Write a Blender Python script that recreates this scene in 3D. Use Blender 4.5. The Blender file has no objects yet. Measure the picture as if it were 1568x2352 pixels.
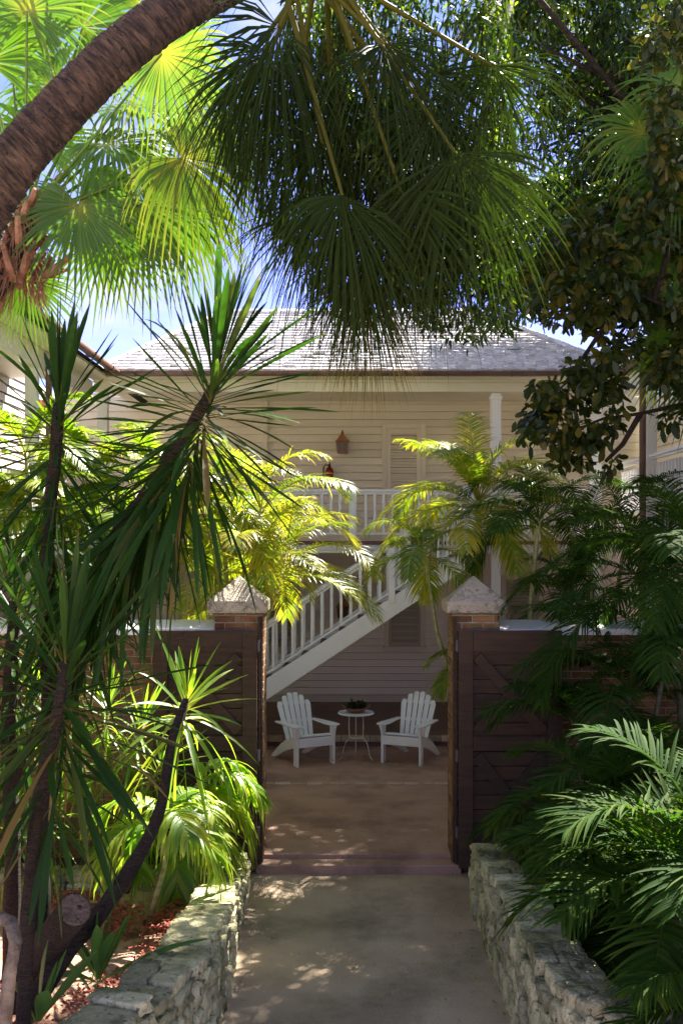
import bpy, math, random
import numpy as np
from math import radians as R, sin, cos, pi
from mathutils import Vector, Matrix
random.seed(7); rng = np.random.default_rng(7)
scn = bpy.context.scene
col = scn.collection
# ------------------------------------------------------------------ camera
EYE = 2.98; F = 2400.0; U0 = 790.0; V0 = 1250.0
cd = bpy.data.cameras.new('camera'); cam = bpy.data.objects.new('camera', cd); col.objects.link(cam)
cam.location = (0, 0, EYE); cam.rotation_euler = (R(90), 0, 0)
cd.sensor_fit = 'HORIZONTAL'; cd.sensor_width = 24; cd.lens = 24 * F / 1568
cd.shift_x = -6 / 1568; cd.shift_y = 74 / 1568
cd.clip_start = 0.1; cd.clip_end = 3000
scn.camera = cam
# ------------------------------------------------------------------ light
SUN_EL, SUN_AZ = 50, 30          # azimuth measured from +Y towards +X
L = Vector((cos(R(SUN_EL)) * sin(R(SUN_AZ)), cos(R(SUN_EL)) * cos(R(SUN_AZ)), sin(R(SUN_EL))))
sd = bpy.data.lights.new('sun', 'SUN'); sd.energy = 5.0; sd.angle = R(0.5); sd.color = (1, .94, .84)
so = bpy.data.objects.new('sun', sd); col.objects.link(so); so.rotation_euler = L.to_track_quat('Z', 'Y').to_euler()
w = bpy.data.worlds.new('World'); scn.world = w; w.use_nodes = True
nt = w.node_tree; nt.nodes.clear()
out = nt.nodes.new('ShaderNodeOutputWorld'); bg = nt.nodes.new('ShaderNodeBackground')
sky = nt.nodes.new('ShaderNodeTexSky'); sky.sky_type = 'NISHITA'; sky.sun_disc = False
sky.sun_elevation = R(SUN_EL); sky.sun_rotation = R(SUN_AZ)
sky.air_density = 1.0; sky.dust_density = 0.0; sky.ozone_density = 1.5
bg.inputs['Strength'].default_value = 0.041
tc = nt.nodes.new('ShaderNodeTexCoord'); mp = nt.nodes.new('ShaderNodeMapping')
mp.inputs['Scale'].default_value = (1, 1, 2.3); mp.inputs['Location'].default_value = (.35, .1, .12)
no = nt.nodes.new('ShaderNodeTexNoise'); no.inputs['Scale'].default_value = 5.0; no.inputs['Detail'].default_value = 7; no.inputs['Roughness'].default_value = .55
rp = nt.nodes.new('ShaderNodeValToRGB'); rp.color_ramp.elements[0].position = .52; rp.color_ramp.elements[1].position = .70; rp.color_ramp.elements[0].color = (.0, .0, .0, 1)
mx = nt.nodes.new('ShaderNodeMix'); mx.data_type = 'RGBA'; mx.inputs[7].default_value = (5.0, 5.0, 5.1, 1)
nt.links.new(tc.outputs['Generated'], mp.inputs[0]); nt.links.new(mp.outputs[0], no.inputs['Vector'])
nt.links.new(no.outputs['Fac'], rp.inputs[0]); nt.links.new(rp.outputs[0], mx.inputs[0])
tn = nt.nodes.new('ShaderNodeMix'); tn.data_type = 'RGBA'; tn.blend_type = 'MULTIPLY'; tn.inputs[0].default_value = 1; 
sx = nt.nodes.new('ShaderNodeSeparateXYZ'); mr0 = nt.nodes.new('ShaderNodeMapRange'); mr0.inputs[1].default_value = .22; mr0.inputs[2].default_value = .55
tm = nt.nodes.new('ShaderNodeMix'); tm.data_type = 'RGBA'; tm.inputs[6].default_value = (1.0, .82, 1.62, 1); tm.inputs[7].default_value = (1.04, .92, 1.02, 1)
nt.links.new(tc.outputs['Generated'], sx.inputs[0]); nt.links.new(sx.outputs[2], mr0.inputs[0]); nt.links.new(mr0.outputs[0], tm.inputs[0]); nt.links.new(tm.outputs[2], tn.inputs[7])
nt.links.new(sky.outputs[0], tn.inputs[6]); nt.links.new(tn.outputs[2], mx.inputs[6]); nt.links.new(mx.outputs[2], bg.inputs[0]); nt.links.new(bg.outputs[0], out.inputs[0])
scn.view_settings.view_transform = 'Standard'; scn.view_settings.look = 'None'
scn.view_settings.exposure = 2.45; scn.view_settings.gamma = 1
scn.render.engine = 'CYCLES'
scn.cycles.max_bounces = 8; scn.cycles.transmission_bounces = 4; scn.cycles.diffuse_bounces = 4; scn.cycles.glossy_bounces = 2
scn.cycles.use_adaptive_sampling = True

def at(u, v, Y):   # a point seen at (u, v) of the 1568 x 2352 photograph, Y metres away
    return Vector(((u - U0) / F * Y, Y, EYE - (v - V0) / F * Y))

# ------------------------------------------------------------------ object helpers
def tag(o, label=None, cat=None, group=None, kind=None):
    if label: o['label'] = label
    if cat: o['category'] = cat
    if group: o['group'] = group
    if kind: o['kind'] = kind
    return o
def empty(name, loc, label=None, cat=None, group=None, rz=0):
    o = bpy.data.objects.new(name, None); col.objects.link(o)
    o.location = loc; o.rotation_euler = (0, 0, rz); o.empty_display_size = .1
    return tag(o, label, cat, group)
def link(name, me, mat, parent=None, smooth=False, world=True):
    o = bpy.data.objects.new(name, me); col.objects.link(o)
    if mat: me.materials.append(mat)
    if smooth: me.polygons.foreach_set('use_smooth', [True] * len(me.polygons))
    if parent:
        o.parent = parent
        if world:  # mesh is in world coordinates; the thing's empty is placed at its base
            o.matrix_parent_inverse = Matrix.Translation(-Vector(parent.location)) if parent.rotation_euler.z == 0 else (Matrix.Translation(parent.location) @ parent.rotation_euler.to_matrix().to_4x4()).inverted()
    return o
class MB:
    def __init__(s): s.v = []; s.f = []; s.t = []
    def add(s, vs, fs):
        n = len(s.v); s.t += [random.random()] * (n - len(s.t)); s.v += [tuple(p) for p in vs]; s.t += [random.random()] * (len(s.v) - n); s.f += [tuple(i + n for i in f) for f in fs]; return s
    def box(s, x0, x1, y0, y1, z0, z1, M=None, jit=0):
        vs = [Vector((x, y, z)) for z in (z0, z1) for y in (y0, y1) for x in (x0, x1)]
        if jit: vs = [p + Vector([random.uniform(-jit, jit) for _ in range(3)]) for p in vs]
        if M is not None: vs = [M @ p for p in vs]
        return s.add(vs, [(0, 2, 3, 1), (4, 5, 7, 6), (0, 1, 5, 4), (2, 6, 7, 3), (0, 4, 6, 2), (1, 3, 7, 5)])
    def prism(s, pts, a, b, axis='y', M=None):   # outline extruded along an axis
        n = len(pts)
        if axis == 'y': vs = [Vector((p[0], q, p[1])) for q in (a, b) for p in pts]
        elif axis == 'z': vs = [Vector((p[0], p[1], q)) for q in (a, b) for p in pts]
        else: vs = [Vector((q, p[0], p[1])) for q in (a, b) for p in pts]
        if M is not None: vs = [M @ p for p in vs]
        return s.add(vs, [tuple(range(n))[::-1], tuple(range(n, 2 * n))] + [(i, (i + 1) % n, n + (i + 1) % n, n + i) for i in range(n)])
    def tube(s, pts, rad, k=8, cap=True):
        pts = [Vector(p) for p in pts]; n = len(pts)
        if not hasattr(rad, '__len__'): rad = [rad] * n
        vs = []; ref = Vector((0.31, 0.2, 0.93))
        for i, p in enumerate(pts):
            t = (pts[min(i + 1, n - 1)] - pts[max(i - 1, 0)]).normalized()
            a = t.cross(ref)
            if a.length < .05: a = t.cross(Vector((1, 0, 0)))
            a.normalize(); b = t.cross(a)
            vs += [p + (a * cos(2 * pi * j / k) + b * sin(2 * pi * j / k)) * rad[i] for j in range(k)]
        fs = [(i * k + j, i * k + (j + 1) % k, (i + 1) * k + (j + 1) % k, (i + 1) * k + j) for i in range(n - 1) for j in range(k)]
        if cap: fs += [tuple(range(k))[::-1], tuple(range((n - 1) * k, n * k))]
        return s.add(vs, fs)
    def lathe(s, prof, c, k=24):
        vs = [(c[0] + r * cos(2 * pi * j / k), c[1] + r * sin(2 * pi * j / k), c[2] + z) for r, z in prof for j in range(k)]
        n = len(prof)
        return s.add(vs, [(i * k + j, i * k + (j + 1) % k, (i + 1) * k + (j + 1) % k, (i + 1) * k + j) for i in range(n - 1) for j in range(k)] + [tuple(range(k))[::-1], tuple(range((n - 1) * k, n * k))])
    def mesh(s, name='m'):
        me = bpy.data.meshes.new(name); me.from_pydata(s.v, [], s.f); me.update()
        s.t += [.5] * (len(s.v) - len(s.t)); me.attributes.new('tint', 'FLOAT', 'POINT').data.foreach_set('value', s.t[:len(s.v)]); return me
    def build(s, name, mat, parent=None, smooth=False, bevel=0, world=True):
        o = link(name, s.mesh(name), mat, parent, smooth, world)
        if bevel:
            b = o.modifiers.new('b', 'BEVEL'); b.width = bevel; b.segments = 2; b.limit_method = 'ANGLE'
        return o

# ------------------------------------------------------------------ materials
def mat(name, c, rough=.6, c2=None, scale=6, bump=0, bscale=None, detail=6, stretch=None, spec=.4, c3=None, s3=1.2, t3=(.5, .62), speck=None, bd=.02, tv=0):
    m = bpy.data.materials.new(name); m.use_nodes = True; n = m.node_tree; b = n.nodes['Principled BSDF']
    b.inputs['Roughness'].default_value = rough; b.inputs['Specular IOR Level'].default_value = spec
    b.inputs['Base Color'].default_value = (*c, 1)
    t = n.nodes.new('ShaderNodeTexCoord'); mpp = n.nodes.new('ShaderNodeMapping'); n.links.new(t.outputs['Object'], mpp.inputs[0])
    if stretch: mpp.inputs['Scale'].default_value = stretch
    if c2:
        x = n.nodes.new('ShaderNodeTexNoise'); x.inputs['Scale'].default_value = scale; x.inputs['Detail'].default_value = detail
        r = n.nodes.new('ShaderNodeValToRGB'); r.color_ramp.elements[0].position = .35; r.color_ramp.elements[1].position = .65
        r.color_ramp.elements[0].color = (*c, 1); r.color_ramp.elements[1].color = (*c2, 1)
        n.links.new(mpp.outputs[0], x.inputs['Vector']); n.links.new(x.outputs['Fac'], r.inputs[0])
        last = r.outputs[0]
        if c3:
            y = n.nodes.new('ShaderNodeTexNoise'); y.inputs['Scale'].default_value = s3; y.inputs['Detail'].default_value = 9; y.inputs['Roughness'].default_value = .65
            r2 = n.nodes.new('ShaderNodeValToRGB'); r2.color_ramp.elements[0].position = t3[0]; r2.color_ramp.elements[1].position = t3[1]
            mm = n.nodes.new('ShaderNodeMix'); mm.data_type = 'RGBA'; mm.inputs[7].default_value = (*c3, 1)
            n.links.new(mpp.outputs[0], y.inputs['Vector']); n.links.new(y.outputs['Fac'], r2.inputs[0]); n.links.new(r2.outputs[0], mm.inputs[0])
            n.links.new(last, mm.inputs[6]); last = mm.outputs[2]
        if speck:
            y = n.nodes.new('ShaderNodeTexNoise'); y.inputs['Scale'].default_value = speck[0]; y.inputs['Detail'].default_value = 4
            r2 = n.nodes.new('ShaderNodeValToRGB'); r2.color_ramp.elements[0].position = speck[1]; r2.color_ramp.elements[1].position = speck[1] + .05
            mm = n.nodes.new('ShaderNodeMix'); mm.data_type = 'RGBA'; mm.inputs[7].default_value = (*speck[2], 1)
            n.links.new(t.outputs['Object'], y.inputs['Vector']); n.links.new(y.outputs['Fac'], r2.inputs[0]); n.links.new(r2.outputs[0], mm.inputs[0]); n.links.new(last, mm.inputs[6]); last = mm.outputs[2]
        if tv:
            a = n.nodes.new('ShaderNodeAttribute'); a.attribute_name = 'tint'; mr = n.nodes.new('ShaderNodeMapRange'); mr.inputs[3].default_value = 1 - tv; mr.inputs[4].default_value = 1 + tv * .6
            vm = n.nodes.new('ShaderNodeVectorMath'); vm.operation = 'SCALE'; n.links.new(a.outputs['Fac'], mr.inputs[0]); n.links.new(last, vm.inputs[0]); n.links.new(mr.outputs[0], vm.inputs[3]); last = vm.outputs[0]
        n.links.new(last, b.inputs['Base Color'])
    if bump:
        z = n.nodes.new('ShaderNodeTexNoise'); z.inputs['Scale'].default_value = bscale or scale * 3; z.inputs['Detail'].default_value = 8
        bb = n.nodes.new('ShaderNodeBump'); bb.inputs['Strength'].default_value = min(1, bump); bb.inputs['Distance'].default_value = bd
        n.links.new(mpp.outputs[0], z.inputs['Vector']); n.links.new(z.outputs['Fac'], bb.inputs['Height']); n.links.new(bb.outputs[0], b.inputs['Normal'])
    return m
def leafmat(name, dark, mid, tipc, trans=.45, rough=.38, spec=.5, tboost=(1.7, 1.9, .6)):
    """colour runs along the 'tint' attribute: 0 dark, .5 mid, 1 tip colour"""
    m = bpy.data.materials.new(name); m.use_nodes = True; n = m.node_tree; b = n.nodes['Principled BSDF']; o = n.nodes['Material Output']
    a = n.nodes.new('ShaderNodeAttribute'); a.attribute_name = 'tint'
    r = n.nodes.new('ShaderNodeValToRGB'); e = r.color_ramp.elements
    e[0].position = 0; e[0].color = (*dark, 1); e[1].position = 1; e[1].color = (*tipc, 1); q = e.new(.55); q.color = (*mid, 1)
    n.links.new(a.outputs['Fac'], r.inputs[0]); n.links.new(r.outputs[0], b.inputs['Base Color'])
    b.inputs['Roughness'].default_value = rough; b.inputs['Specular IOR Level'].default_value = spec
    tr = n.nodes.new('ShaderNodeBsdfTranslucent'); mu = n.nodes.new('ShaderNodeMix'); mu.data_type = 'RGBA'; mu.blend_type = 'MULTIPLY'; mu.inputs[0].default_value = 1; mu.inputs[7].default_value = (*tboost, 1)
    n.links.new(r.outputs[0], mu.inputs[6]); n.links.new(mu.outputs[2], tr.inputs[0])
    ms = n.nodes.new('ShaderNodeMixShader'); ms.inputs[0].default_value = trans
    n.links.new(b.outputs[0], ms.inputs[1]); n.links.new(tr.outputs[0], ms.inputs[2]); n.links.new(ms.outputs[0], o.inputs['Surface'])
    return m
M = {}
M['concrete'] = mat('concrete', (.42, .305, .205), .8, (.52, .39, .27), 1.7, .5, 60, c3=(.22, .165, .11), s3=1.1, t3=(.48, .68), speck=(60, .68, (.09, .075, .055)))
M['brownfloor'] = mat('brown_painted_concrete', (.40, .235, .165), .55, (.48, .30, .22), 2.6, .5, 30, c3=(.27, .155, .11), s3=1.4, t3=(.48, .62), spec=.35, speck=(26, .68, (.10, .065, .05)))
M['porchfloor'] = mat('dark_porch_floor', (.16, .085, .065), .45, (.20, .11, .085), 3, .3, 30, c3=(.11, .06, .045), s3=1.2)  # darker brown than the courtyard floor
M['earth'] = mat('earth', (.13, .075, .05), .95, (.24, .16, .11), 7, 1, 30)
M['bounceground'] = mat('pale_bounce_ground', (.50, .45, .37), .95, (.58, .53, .44), 3, .5, 30)  # pale tone put in to bounce sunlight into the porch
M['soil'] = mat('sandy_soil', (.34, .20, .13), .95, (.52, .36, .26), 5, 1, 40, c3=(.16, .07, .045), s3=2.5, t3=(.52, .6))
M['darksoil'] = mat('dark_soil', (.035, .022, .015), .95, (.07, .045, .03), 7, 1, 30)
M['mulch'] = mat('red_mulch', (.28, .05, .03), .9, (.42, .12, .08), 30, .5)
M['stone'] = mat('limestone', (.47, .44, .23), .85, (.66, .60, .36), 3.5, 1, 17, c3=(.22, .21, .10), s3=5, t3=(.50, .64), speck=(30, .64, (.12, .11, .07)), bd=.06, tv=0.38)
M['mortar'] = mat('mortar', (.07, .06, .04), .95, (.13, .11, .08), 9, .8)
M['brick'] = mat('old_brick', (.22, .09, .035), .9, (.30, .17, .07), 7, .8, 50, c3=(.18, .13, .06), s3=6, tv=0.4)
M['brickmortar'] = mat('brick_mortar', (.30, .26, .19), .95, (.4, .36, .27), 12, .5)
M['cap'] = mat('cast_stone_cap', (.42, .35, .25), .85, (.54, .46, .34), 5, .9, 70, c3=(.16, .14, .10), s3=22, t3=(.50, .68))
M['gatewood'] = mat('stained_gate_boards', (.045, .022, .010), .6, (.07, .036, .016), 3, .4, 30, stretch=(1, 1, 9), tv=0.25)
M['white'] = mat('white_paint', (.86, .86, .85), .45, (.89, .89, .88), 3, .12, 40)
M['chairwhite'] = mat('white_chair_paint', (.84, .85, .85), .5, (.89, .89, .88), 5, .25, 45, c3=(.62, .59, .52), s3=6, t3=(.6, .74))
M['cream'] = mat('cream_trim_paint', (.76, .72, .58), .5, (.80, .76, .64), 2.5, .12, 30)
M['siding'] = mat('beige_siding_paint', (.82, .75, .58), .6, (.86, .79, .62), 1.5, .15, 35, stretch=(.4, .4, 1), tv=0.06)
M['pinksiding'] = mat('taupe_siding_paint', (.68, .60, .53), .6, (.72, .64, .57), 1.5, .15, 35, tv=0.06)
M['lowsiding'] = mat('grey_taupe_siding', (.80, .71, .66), .6, (.84, .75, .70), 1.5, .15, 35, tv=0.07)
M['shutter'] = mat('taupe_shutter_paint', (.40, .355, .31), .55, (.44, .39, .34), 2)
M['creamshutter'] = mat('cream_shutter_paint', (.82, .74, .58), .55, (.85, .77, .62), 2)
M['gutter'] = mat('copper_gutter', (.12, .065, .05), .5, (.17, .10, .08), 5, .15)
M['shingle'] = mat('weathered_shingle', (.68, .66, .67), .45, (.85, .82, .83), 9, .6, 60, c3=(.45, .42, .43), s3=14, t3=(.55, .7), spec=.6, tv=0.22)
M['underlay'] = mat('roof_underlay', (.03, .028, .03), .9)
M['deck'] = mat('deck_boards', (.16, .08, .055), .6, (.2, .1, .07), 4, tv=0.2)
M['copper'] = mat('copper_lantern', (.36, .13, .055), .42, (.46, .19, .08), 14, .2)
M['lampglass'] = mat('lantern_glass', (.08, .05, .03), .25, spec=.3)
M['iron'] = mat('cream_iron', (.62, .57, .44), .45, (.70, .66, .54), 12)
M['hinge'] = mat('hinge_metal', (.13, .11, .10), .4)
M['terracotta'] = mat('terracotta_bowl', (.24, .09, .055), .7, (.33, .15, .10), 30, .7)
M['leanbark'] = None
M['bark'] = mat('palm_bark', (.06, .028, .018), .9, (.12, .062, .04), 6, 1, 16, c3=(.025, .014, .01), s3=9, speck=(24, .58, (.02, .012, .009)), bd=.07)
M['graybark'] = mat('rough_grey_bark', (.12, .085, .06), .95, (.24, .18, .13), 12, 1, 35)
M['darkbark'] = mat('dark_bark', (.030, .018, .012), .9, (.062, .036, .022), 12, 1, 30, stretch=(1, 1, 6), speck=(40, .6, (.012, .008, .006)), bd=.05)
M['cane'] = mat('palm_cane', (.20, .21, .07), .5, (.34, .33, .13), 4, .2, stretch=(1, 1, 7))
M['darkcane'] = mat('dark_cane', (.06, .065, .025), .6, (.11, .11, .05), 4, .2, stretch=(1, 1, 7))
M['cutwood'] = mat('cut_wood', (.08, .055, .042), .9, (.14, .10, .08), 16, 1, 40, speck=(30, .6, (.04, .025, .02)))
M['fibre'] = mat('dead_frond_fibre', (.23, .095, .05), .9, (.44, .22, .13), 9, .8)
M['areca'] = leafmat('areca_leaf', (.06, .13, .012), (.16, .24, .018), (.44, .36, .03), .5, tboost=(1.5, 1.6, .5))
M['arecashade'] = leafmat('areca_leaf_shaded', (.014, .038, .005), (.032, .08, .009), (.11, .14, .02), .4, .72, .1)  # darker copy of the areca leaf, shade put into the colour
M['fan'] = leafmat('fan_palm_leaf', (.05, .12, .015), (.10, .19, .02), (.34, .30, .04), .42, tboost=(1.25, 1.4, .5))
M['fanshade'] = leafmat('fan_leaf_shaded', (.014, .024, .004), (.03, .048, .006), (.40, .26, .04), .24, .6, .12)  # fan leaf darkened, the crown's shade is in its colour
M['yucca'] = leafmat('yucca_leaf', (.012, .034, .006), (.026, .072, .009), (.20, .14, .045), .34, .5, .2)
M['strap'] = leafmat('strap_leaf', (.05, .14, .02), (.12, .24, .025), (.36, .38, .05), .5, .4)
M['fine'] = leafmat('small_tree_leaf', (.008, .02, .004), (.035, .07, .007), (.22, .26, .015), .42, .45)
M['bigleaf'] = leafmat('leathery_leaf', (.014, .026, .006), (.035, .052, .009), (.13, .10, .014), .3, .45, .3)
M['lily'] = leafmat('lily_leaf', (.04, .12, .03), (.08, .18, .04), (.2, .3, .05), .35, .4)

# ------------------------------------------------------------------ foliage maths (numpy)
def nz(a): return a / np.maximum(1e-9, np.linalg.norm(a, axis=-1, keepdims=True))
def ribbons(P, D, U, Ln, W, ts, prof, droop=0., ds=0., fold=.0, side=None, sag=None):
    """N blades, each a strip of 3 columns; returns verts (n,3), quads"""
    P = np.atleast_2d(P).astype(float); N = len(P); D = nz(np.broadcast_to(np.asarray(D, float), (N, 3))); U = np.broadcast_to(np.asarray(U, float), (N, 3))
    Ln = np.broadcast_to(Ln, (N,)).astype(float); W = np.broadcast_to(W, (N,)).astype(float); droop = np.broadcast_to(droop, (N,)).astype(float)
    S = nz(np.cross(D, U)); Nn = nz(np.cross(S, D)); ts = np.asarray(ts, float); K = len(ts); prof = np.asarray(prof, float)
    q = np.maximum(0, ts - ds) / (1 - ds)
    # blade curve that keeps its length: angle towards the ground grows along it
    C = P[:, None, :] + D[:, None, :] * (Ln[:, None] * ts)[:, :, None]
    dz = droop[:, None] * Ln[:, None] * q[None, :] ** 2
    C[:, :, 2] -= dz
    C -= D[:, None, :] * (dz * .28 * q[None, :] * np.minimum(1, droop[:, None]))[:, :, None]
    ww = (W[:, None] * prof[None, :])[:, :, None] * .5
    V = np.empty((N, K, 3, 3)); V[:, :, 0] = C - S[:, None] * ww; V[:, :, 2] = C + S[:, None] * ww
    V[:, :, 1] = C - Nn[:, None] * ww * 2 * fold
    idx = np.arange(N * K * 3).reshape(N, K, 3)
    f1 = np.stack([idx[:, :-1, 0], idx[:, :-1, 1], idx[:, 1:, 1], idx[:, 1:, 0]], -1).reshape(-1, 4)
    f2 = np.stack([idx[:, :-1, 1], idx[:, :-1, 2], idx[:, 1:, 2], idx[:, 1:, 1]], -1).reshape(-1, 4)
    return V.reshape(-1, 3), np.concatenate([f1, f2])
def flat(P, D, U, Ln, W, ts, prof, droop=0.):
    """cheaper: 2 columns"""
    V, _ = ribbons(P, D, U, Ln, W, ts, prof, droop); N = len(np.atleast_2d(P)); K = len(ts)
    V = V.reshape(N, K, 3, 3)[:, :, [0, 2]]; idx = np.arange(N * K * 2).reshape(N, K, 2)
    f = np.stack([idx[:, :-1, 0], idx[:, :-1, 1], idx[:, 1:, 1], idx[:, 1:, 0]], -1).reshape(-1, 4)
    return V.reshape(-1, 3), f
class FB:
    """foliage builder: gathers arrays, writes one mesh with a tint attribute"""
    def __init__(s): s.V = []; s.F = []; s.T = []; s.n = 0
    def add(s, V, Fc, tint):
        V = np.asarray(V, float); Fc = np.asarray(Fc)
        s.V.append(V); s.F.append(Fc + s.n); s.T.append(np.broadcast_to(tint, (len(V),)).astype(float)); s.n += len(V); return s
    def tube(s, pts, rad, tint=.5, k=5):
        b = MB().tube(pts, rad, k, cap=False); return s.add(np.array(b.v), np.array(b.f), tint)
    def mesh(s, name):
        V = np.concatenate(s.V); Fc = np.concatenate(s.F); T = np.concatenate(s.T); me = bpy.data.meshes.new(name)
        me.vertices.add(len(V)); me.vertices.foreach_set('co', V.ravel()); me.loops.add(Fc.size); me.loops.foreach_set('vertex_index', Fc.ravel().astype(np.int32))
        me.polygons.add(len(Fc)); me.polygons.foreach_set('loop_start', np.arange(0, Fc.size, 4, dtype=np.int32)); me.polygons.foreach_set('loop_total', np.full(len(Fc), 4, dtype=np.int32))
        me.update(calc_edges=True)
        a = me.attributes.new('tint', 'FLOAT', 'POINT'); a.data.foreach_set('value', T)
        me.polygons.foreach_set('use_smooth', [True] * len(Fc)); return me
    def build(s, name, m, parent=None, world=True): return link(name, s.mesh(name), m, parent, world=world)
def per(t, K): return np.repeat(t, K)   # one tint per blade -> per vertex
def rachis(p0, az, el, ln, bend, n=26, twist=0):
    """curve whose elevation falls by `bend` radians along its length"""
    pts = [np.array(p0, float)]; tg = []
    for i in range(n):
        e = el - bend * (i / n) ** 1.15; a = az + twist * (i / n)
        d = np.array([cos(a) * cos(e), sin(a) * cos(e), sin(e)]); tg.append(d); pts.append(pts[-1] + d * ln / n)
    tg.append(tg[-1]); return np.array(pts), np.array(tg)
def pinnate(p0, az, el, ln, bend, nl=38, ll=.34, lw=.026, droop=.45, vee=.5, tint=.45, tv=.25, bare=.18, twist=0, rr=.008, fb=None, tips=.15):
    fb = fb or FB(); n = 26; pts, tg = rachis(p0, az, el, ln, bend, n, twist)
    fb.tube([Vector(p) for p in pts[::3]], [rr * (1 - .8 * i / 9) for i in range(len(pts[::3]))], .8)
    s = np.linspace(bare, .995, nl); x = s * n; i0 = np.minimum(x.astype(int), n - 1); fr = (x - i0)[:, None]
    Pp = pts[i0] * (1 - fr) + pts[i0 + 1] * fr; T = tg[i0]
    side = nz(np.cross(T, [0, 0, 1.])); side = np.where(np.isfinite(side), side, [1, 0, 0]); up = nz(np.cross(side, T))
    env = np.sin(np.pi * np.clip(.16 + .84 * (s - bare) / (1 - bare), 0, 1)) ** .55
    env = np.maximum(env, .3)
    for sg in (-1, 1):
        fw = .45 + .75 * s + rng.normal(0, .08, nl); v = vee * (1 - .4 * s) + rng.normal(0, .12, nl)
        D = side * sg + T * fw[:, None] + up * v[:, None]
        ts = [0, .12, .35, .6, .82, 1]; pr = [.35, .9, 1, .8, .45, .04]
        V, f = ribbons(Pp, D, up + T * .2, ll * env * rng.uniform(.88, 1.1, nl), lw * rng.uniform(.8, 1.15, nl), ts, pr, droop * rng.uniform(.6, 1.4, nl), fold=.14)
        tb = tint + rng.uniform(-tv, tv, nl); tt = (tb[:, None] + (np.array(ts) ** 3)[None, :] * tips)
        fb.add(V, f, np.repeat(tt.ravel(), 3))
    return fb
def fanleaf(root, hub, A, Nn, rad, ns=58, spread=150, droop=.5, tint=.4, split=.45, pr=.018, sag=None, fb=None, hubtint=1., tipt=.3, mess=0.):
    """petiole from root to hub, pleated fan about the hub, segment tips split and hanging"""
    fb = fb or FB(); root = Vector(root); hub = Vector(hub); A = Vector(A).normalized(); Nn = Vector(Nn); Bv = Nn.cross(A).normalized(); Nn = A.cross(Bv)
    if sag is None: sag = .0
    n = 9; pts = []
    for i in range(n + 1):
        t = i / n; p = root.lerp(hub, t); p.z += sag * 4 * t * (1 - t); pts.append(p)
    if (root - hub).length > .05: fb.tube(pts, [pr * (1 - .45 * i / n) for i in range(n + 1)], .62, 6)
    th = np.radians(np.linspace(-spread, spread, ns)); dth = th[1] - th[0]
    A_, B_, N_ = np.array(A), np.array(Bv), np.array(Nn)
    D = np.cos(th)[:, None] * A_ + np.sin(th)[:, None] * B_ + N_ * (rng.normal(0, .04 + mess, ns))[:, None] + A_ * rng.normal(0, mess, ns)[:, None] + N_ * .12 * np.abs(np.sin(th))[:, None]
    Ln = rad * (.80 + .2 * np.cos(th)) * rng.uniform(.9, 1.06, ns)
    ts = np.array([0, .12, .28, split, .62, .76, .9, 1.]); wd = np.where(ts <= split, ts, split * (1 - (ts - split) / (1 - split)) ** .8)
    wd[-1] = .004
    V, f = ribbons(np.tile(np.array(hub), (ns, 1)), D, N_, Ln, rad * dth * 1.04, ts, wd, droop * rng.uniform(.6, 1.5, ns) + mess * 3 * rng.random(ns), ds=.35, fold=.16)
    tt = np.clip(tint + rng.uniform(-.12, .12, ns)[:, None] + (np.clip(.22 - ts, 0, 1) * 2.2 * hubtint)[None, :] + (ts ** 6 * tipt)[None, :], 0, 1)
    return fb.add(V, f, np.repeat(tt.ravel(), 3))
def rosette(c, axis, n, ln, w, el0=85, el1=-50, droop0=.0, droop1=.5, spread=.12, tint=.45, fold=.16, fb=None, kink=.06, shape=None):
    """sword leaves round a stem head: young upright ones on top, old ones hanging below"""
    fb = fb or FB(); ax = Vector(axis).normalized(); q = ax.to_track_quat('Z', 'Y').to_matrix()
    k = np.arange(n); az = k * 2.399963 + rng.uniform(-.25, .25, n); s = (k + .5) / n
    el = np.radians(el0 + (el1 - el0) * s ** 1.15) + rng.normal(0, .2, n)
    D = np.stack([np.cos(az) * np.cos(el), np.sin(az) * np.cos(el), np.sin(el)], 1) @ np.array(q).T
    base = np.array(c) - np.outer(s * spread * 2.2, np.array(ax)) + D * .015
    U = np.array(ax) + D * .0 + rng.normal(0, .12, (n, 3)); U = np.where(np.abs((D * nz(U)).sum(1))[:, None] > .96, np.array([[1., .3, 0]]), U)
    ts = np.array([0, .1, .25, .45, .65, .82, .93, 1.]); pr = shape or [.5, .62, .9, 1, .88, .58, .28, .02]
    dr = (droop0 + (droop1 - droop0) * s ** 1.5) * rng.uniform(.3, 1.7, n) + np.abs(rng.normal(0, .10, n)) * (rng.random(n) < .6)
    V, f = ribbons(base, D, U, ln * rng.uniform(.72, 1.1, n) * (1 - .25 * (s < .08)), w * rng.uniform(.8, 1.15, n), ts, pr, dr, fold=fold)
    tb = tint + rng.uniform(-.25, .25, n); tb = np.where((rng.random(n) < .05) & (s > .5), 1.2, tb); fb.add(V, f, np.repeat((tb[:, None] + .25 * (ts[None, :] < .12) + (.5 * (ts[None, :] > .97))).ravel(), 3)); return fb
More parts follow.
